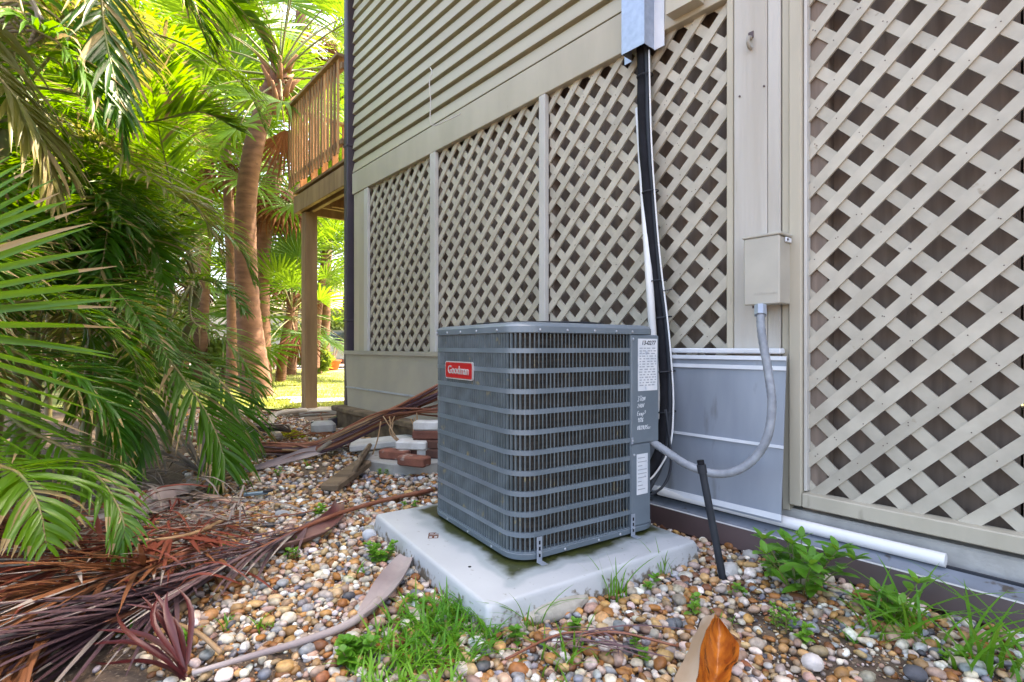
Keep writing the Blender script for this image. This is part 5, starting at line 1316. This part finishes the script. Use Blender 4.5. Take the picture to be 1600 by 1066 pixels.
# single larger stones
for i, (px, py, sx_, sy_, sz_, rz, c_, lb) in enumerate(((1138, 892, .095, .055, .05, 40, (.60,.59,.57), 'broken white stone behind the pipe stub'), (1078, 872, .04, .03, .03, 0, (.5,.5,.5), 'small grey stone at the right pad corner'), (1172, 868, .05, .05, .035, 0, (.40,.39,.37), 'round grey stone by the gutter'), (577, 837, .06, .04, .05, 20, (.50,.53,.56), 'pale blue grey stone left of the pad'),
                                                    (868, 952, .24, .07, .05, 33, (.50,.47,.40), 'long pale concrete lump under the pad edge'), (1430, 1052, .05, .04, .03, 0, (.09,.09,.10), 'black pebble at the lower right'), (1270, 1035, .05, .04, .035, 0, (.66,.60,.55), 'large cream pebble below the weeds'), (1100, 820, .03, .03, .02, 0, (.4,.2,.1), 'brown pebble by the pad rim'), (718, 845, .05, .04, .05, 0, (.5,.5,.5), 'skip'), (440, 803, .075, .05, .03, 10, (.33,.35,.37), 'flat slate grey stone in the pebbles'))):
    if lb == 'skip': continue
    v, f = ico(2); c = G(px, py, .02); m = MB(); Mx = Matrix.Translation(c) @ Matrix.Rotation(R(rz), 4, 'Z')
    m.add([Mx @ Vector((a[0]*sx_*.55, a[1]*sy_*.6, a[2]*sz_*.6)) * 1 + Vector((0,0,0)) if False else Mx @ Vector((a[0]*sx_*.55*(1+.25*noise.noise(Vector(a)*1.4+Vector((i,0,0)))), a[1]*sy_*.6*(1+.25*noise.noise(Vector(a)*1.4+Vector((0,i,0)))), a[2]*sz_*.6)) for a in v.tolist()], f.tolist())
    o = m.build('stone', mat('stone_%d' % i, c_, .8, tuple(k*.75 for k in c_), 20, bump=.6), None, 35); tag(o, lb, 'stone')

# ------------------------------------------------------------------ weeds and grass tufts
WEED = leafmat('weed_leaf', (.09,.27,.025), (.16,.36,.04), (.32,.55,.05), .35, .42, .45)
WEEDG = leafmat('grass_tuft', (.06,.23,.012), (.13,.34,.02), (.30,.50,.06), .35, .42, .4)
def leafblade(V, F, base, d, L, w, droop=.4, fold=.25):
    s = d.cross(UP); s = s.normalized() if s.length > .05 else Vector((1,0,0)); c = base.copy(); b0 = len(V); n = 6; dd = d.normalized()
    for j in range(n):
        u = j/(n-1); hw = w*.5*(math.sin(math.pi*min(1, u*.92+.06)) ** .8) + .0004; nn = s.cross(dd)
        V += [c - s*hw + nn*hw*fold, c.copy(), c + s*hw + nn*hw*fold]; c = c + dd*(L/(n-1)); dd = (dd + Vector((0,0,-1))*droop/(n-1)).normalized()
    for j in range(n-1):
        a = b0 + j*3; F += [(a, a+1, a+4, a+3), (a+1, a+2, a+5, a+4)]
def weed(label, base, stems, hgt_, leafL, leafw, seed, group=None, spread=.5, name='broadleaf_weed'):
    rn = random.Random(seed); e = empty(name, (base.x, base.y, 0), 0, label, 'weed', group); V, F = [], []
    for k in range(stems):
        q = rn.uniform(0, 6.28); h = hgt_*rn.uniform(.55, 1.1); ln = rn.uniform(.1, spread)
        p0 = base + Vector((math.cos(q)*.02, math.sin(q)*.02, 0)); p1 = p0 + Vector((math.cos(q)*ln*h, math.sin(q)*ln*h, h))
        path = catmull([p0, p0.lerp(p1, .5) + Vector((0,0,h*.08)), p1], 8)
        MB().tube(path, [.003 - .0002*i for i in range(9)], 5).build('stem', STEM_G, e, True)
        for j in range(2, 9, 2):
            for sd in (0, math.pi):
                a = q + sd + j*.8 + rn.uniform(-.4, .4); leafblade(V, F, path[j], Vector((math.cos(a), math.sin(a), rn.uniform(.15, .7))), leafL*rn.uniform(.6, 1.1)*(1.15 - j*.05), leafw*rn.uniform(.8, 1.1), rn.uniform(.3, .9))
        for a in (0, 2.1, 4.2): leafblade(V, F, path[8], Vector((math.cos(a+q), math.sin(a+q), .9)), leafL*.6, leafw*.6, .3)
    me = to_mesh('leaves', V, F, [0]*len(F), [WEED], True, (base.x, base.y, 0)); put('leaves', me, e)
    return e
def tuft(label, base, n, h, rad, w, seed, group=None, lean=(.2, 1.1), mt=None, name='grass_tuft'):
    rn = random.Random(seed); m = MB()
    for _ in range(n):
        q = rn.uniform(0, 6.28); r = rad*rn.random()**.6; blade(m, base + Vector((r*math.cos(q), r*math.sin(q), 0)), h*rn.uniform(.5, 1.15), w*rn.uniform(.7, 1.2), rn.uniform(*lean), rn.uniform(0, 6.28), 6, .8)
    a = base; o = put(name, m.mesh(name, mt or WEEDG, True, (a.x, a.y, 0))); o.location = (a.x, a.y, 0)
    return tag(o, label, 'grass', group)
weed('leafy green weed growing against the brown gutter', G(1250, 935), 10, .17, .088, .036, 21, spread=1.0)
weed('small leafy weed left of the big one by the gutter', G(1195, 905), 3, .13, .06, .026, 22)
weed('leafy weed shoots before the gutter further right', G(1380, 975), 4, .13, .075, .032, 23)
weed('tiny leafed weed in front of the big leafy one', G(1225, 985), 6, .06, .022, .012, 24)
weed('lone two leaved weed growing out of the maroon sheath', G(508, 812), 2, .05, .045, .03, 25)
weed('green weed patch left of the pad', G(595, 880), 8, .07, .035, .026, 26)
weed('clover like weeds at the lower left of the grass tuft', G(560, 1040), 9, .06, .035, .034, 27)
tuft('bright green grass clump at the near pad corner', G(690, 1000), 320, .10, .18, .009, 31, lean=(.4,1.4))
tuft('grass spilling toward the bottom below the clump', G(640, 1050), 200, .09, .16, .009, 32, lean=(.4,1.4))
tuft('grass clump at the left foot of the pad corner', G(720, 965), 80, .10, .08, .009, 33, lean=(.4,1.4))
tuft('long bladed grass before the gutter at right', G(1470, 1010), 26, .22, .12, .011, 34, lean=(.5, 1.6))
tuft('long bladed grass in the lower right corner', G(1560, 1050), 28, .24, .13, .011, 35, lean=(.5, 1.6))
tuft('grass blades beside the leafy weed shoots', G(1400, 1000), 26, .17, .08, .011, 36, lean=(.3, 1.3))
tuft('thin grass growing at the front edge of the pad', G(830, 985), 12, .17, .05, .008, 37, lean=(.2, 1.2))
tuft('thin grass further along the front pad edge', G(960, 935), 14, .17, .05, .008, 38, lean=(.1, .8))
tuft('fine grass at the right end of the pad front', G(1040, 905), 8, .16, .03, .005, 39, lean=(.1, .6))
tuft('scattered grass in the middle foreground pebbles', G(880, 1045), 24, .12, .10, .008, 40, lean=(.3, 1.4))
sp = [(350, 985), (300, 1010), (225, 850), (470, 855), (640, 800), (715, 905), (415, 985), (1010, 925), (1080, 960), (1130, 975), (1240, 1005), (905, 1000), (1330, 1005), (1000, 1030), (655, 955), (390, 815), (440, 745), (395, 735), (480, 730), (600, 745), (350, 870), (215, 990), (1500, 1050), (820, 1010), (560, 905), (455, 880), (1150, 930), (770, 1020)]
near = ['left of the red leaf fan', 'beside the red leaf fan', 'under the rust brown frond', 'below the maroon sheath', 'behind the left pad corner', 'left of the pad middle', 'left of the grey stalk', 'at the middle of the pad front', 'right of the pad front', 'below the pipe stub', 'under the tiny leafed weed', 'between pad and orange sheath', 'left of the long grass', 'behind the orange sheath', 'left of the grass clump', 'by the maroon sheath tip', 'near the blue grey tool', 'under the drooping palm tips', 'beside the short board end', 'under the stepping stone', 'beside the purple frond', 'in the dead fronds', 'in the lower right corner', 'under the pad corner', 'beside the grey flared stalk', 'in the middle left pebbles', 'near the pipe stub foot', 'below the near pad corner']
for i, (px, py) in enumerate(sp):
    if i % 3 == 0: tuft('thin grassy sprout ' + near[i], G(px, py), 9, .06, .03, .008, 60 + i, 'small sprouts in the pebbles', lean=(.3, 1.3), name='sprout')
    else: weed('small round leaved sprout ' + near[i], G(px, py), 2, .045, .030, .020, 60 + i, 'small sprouts in the pebbles', name='sprout')
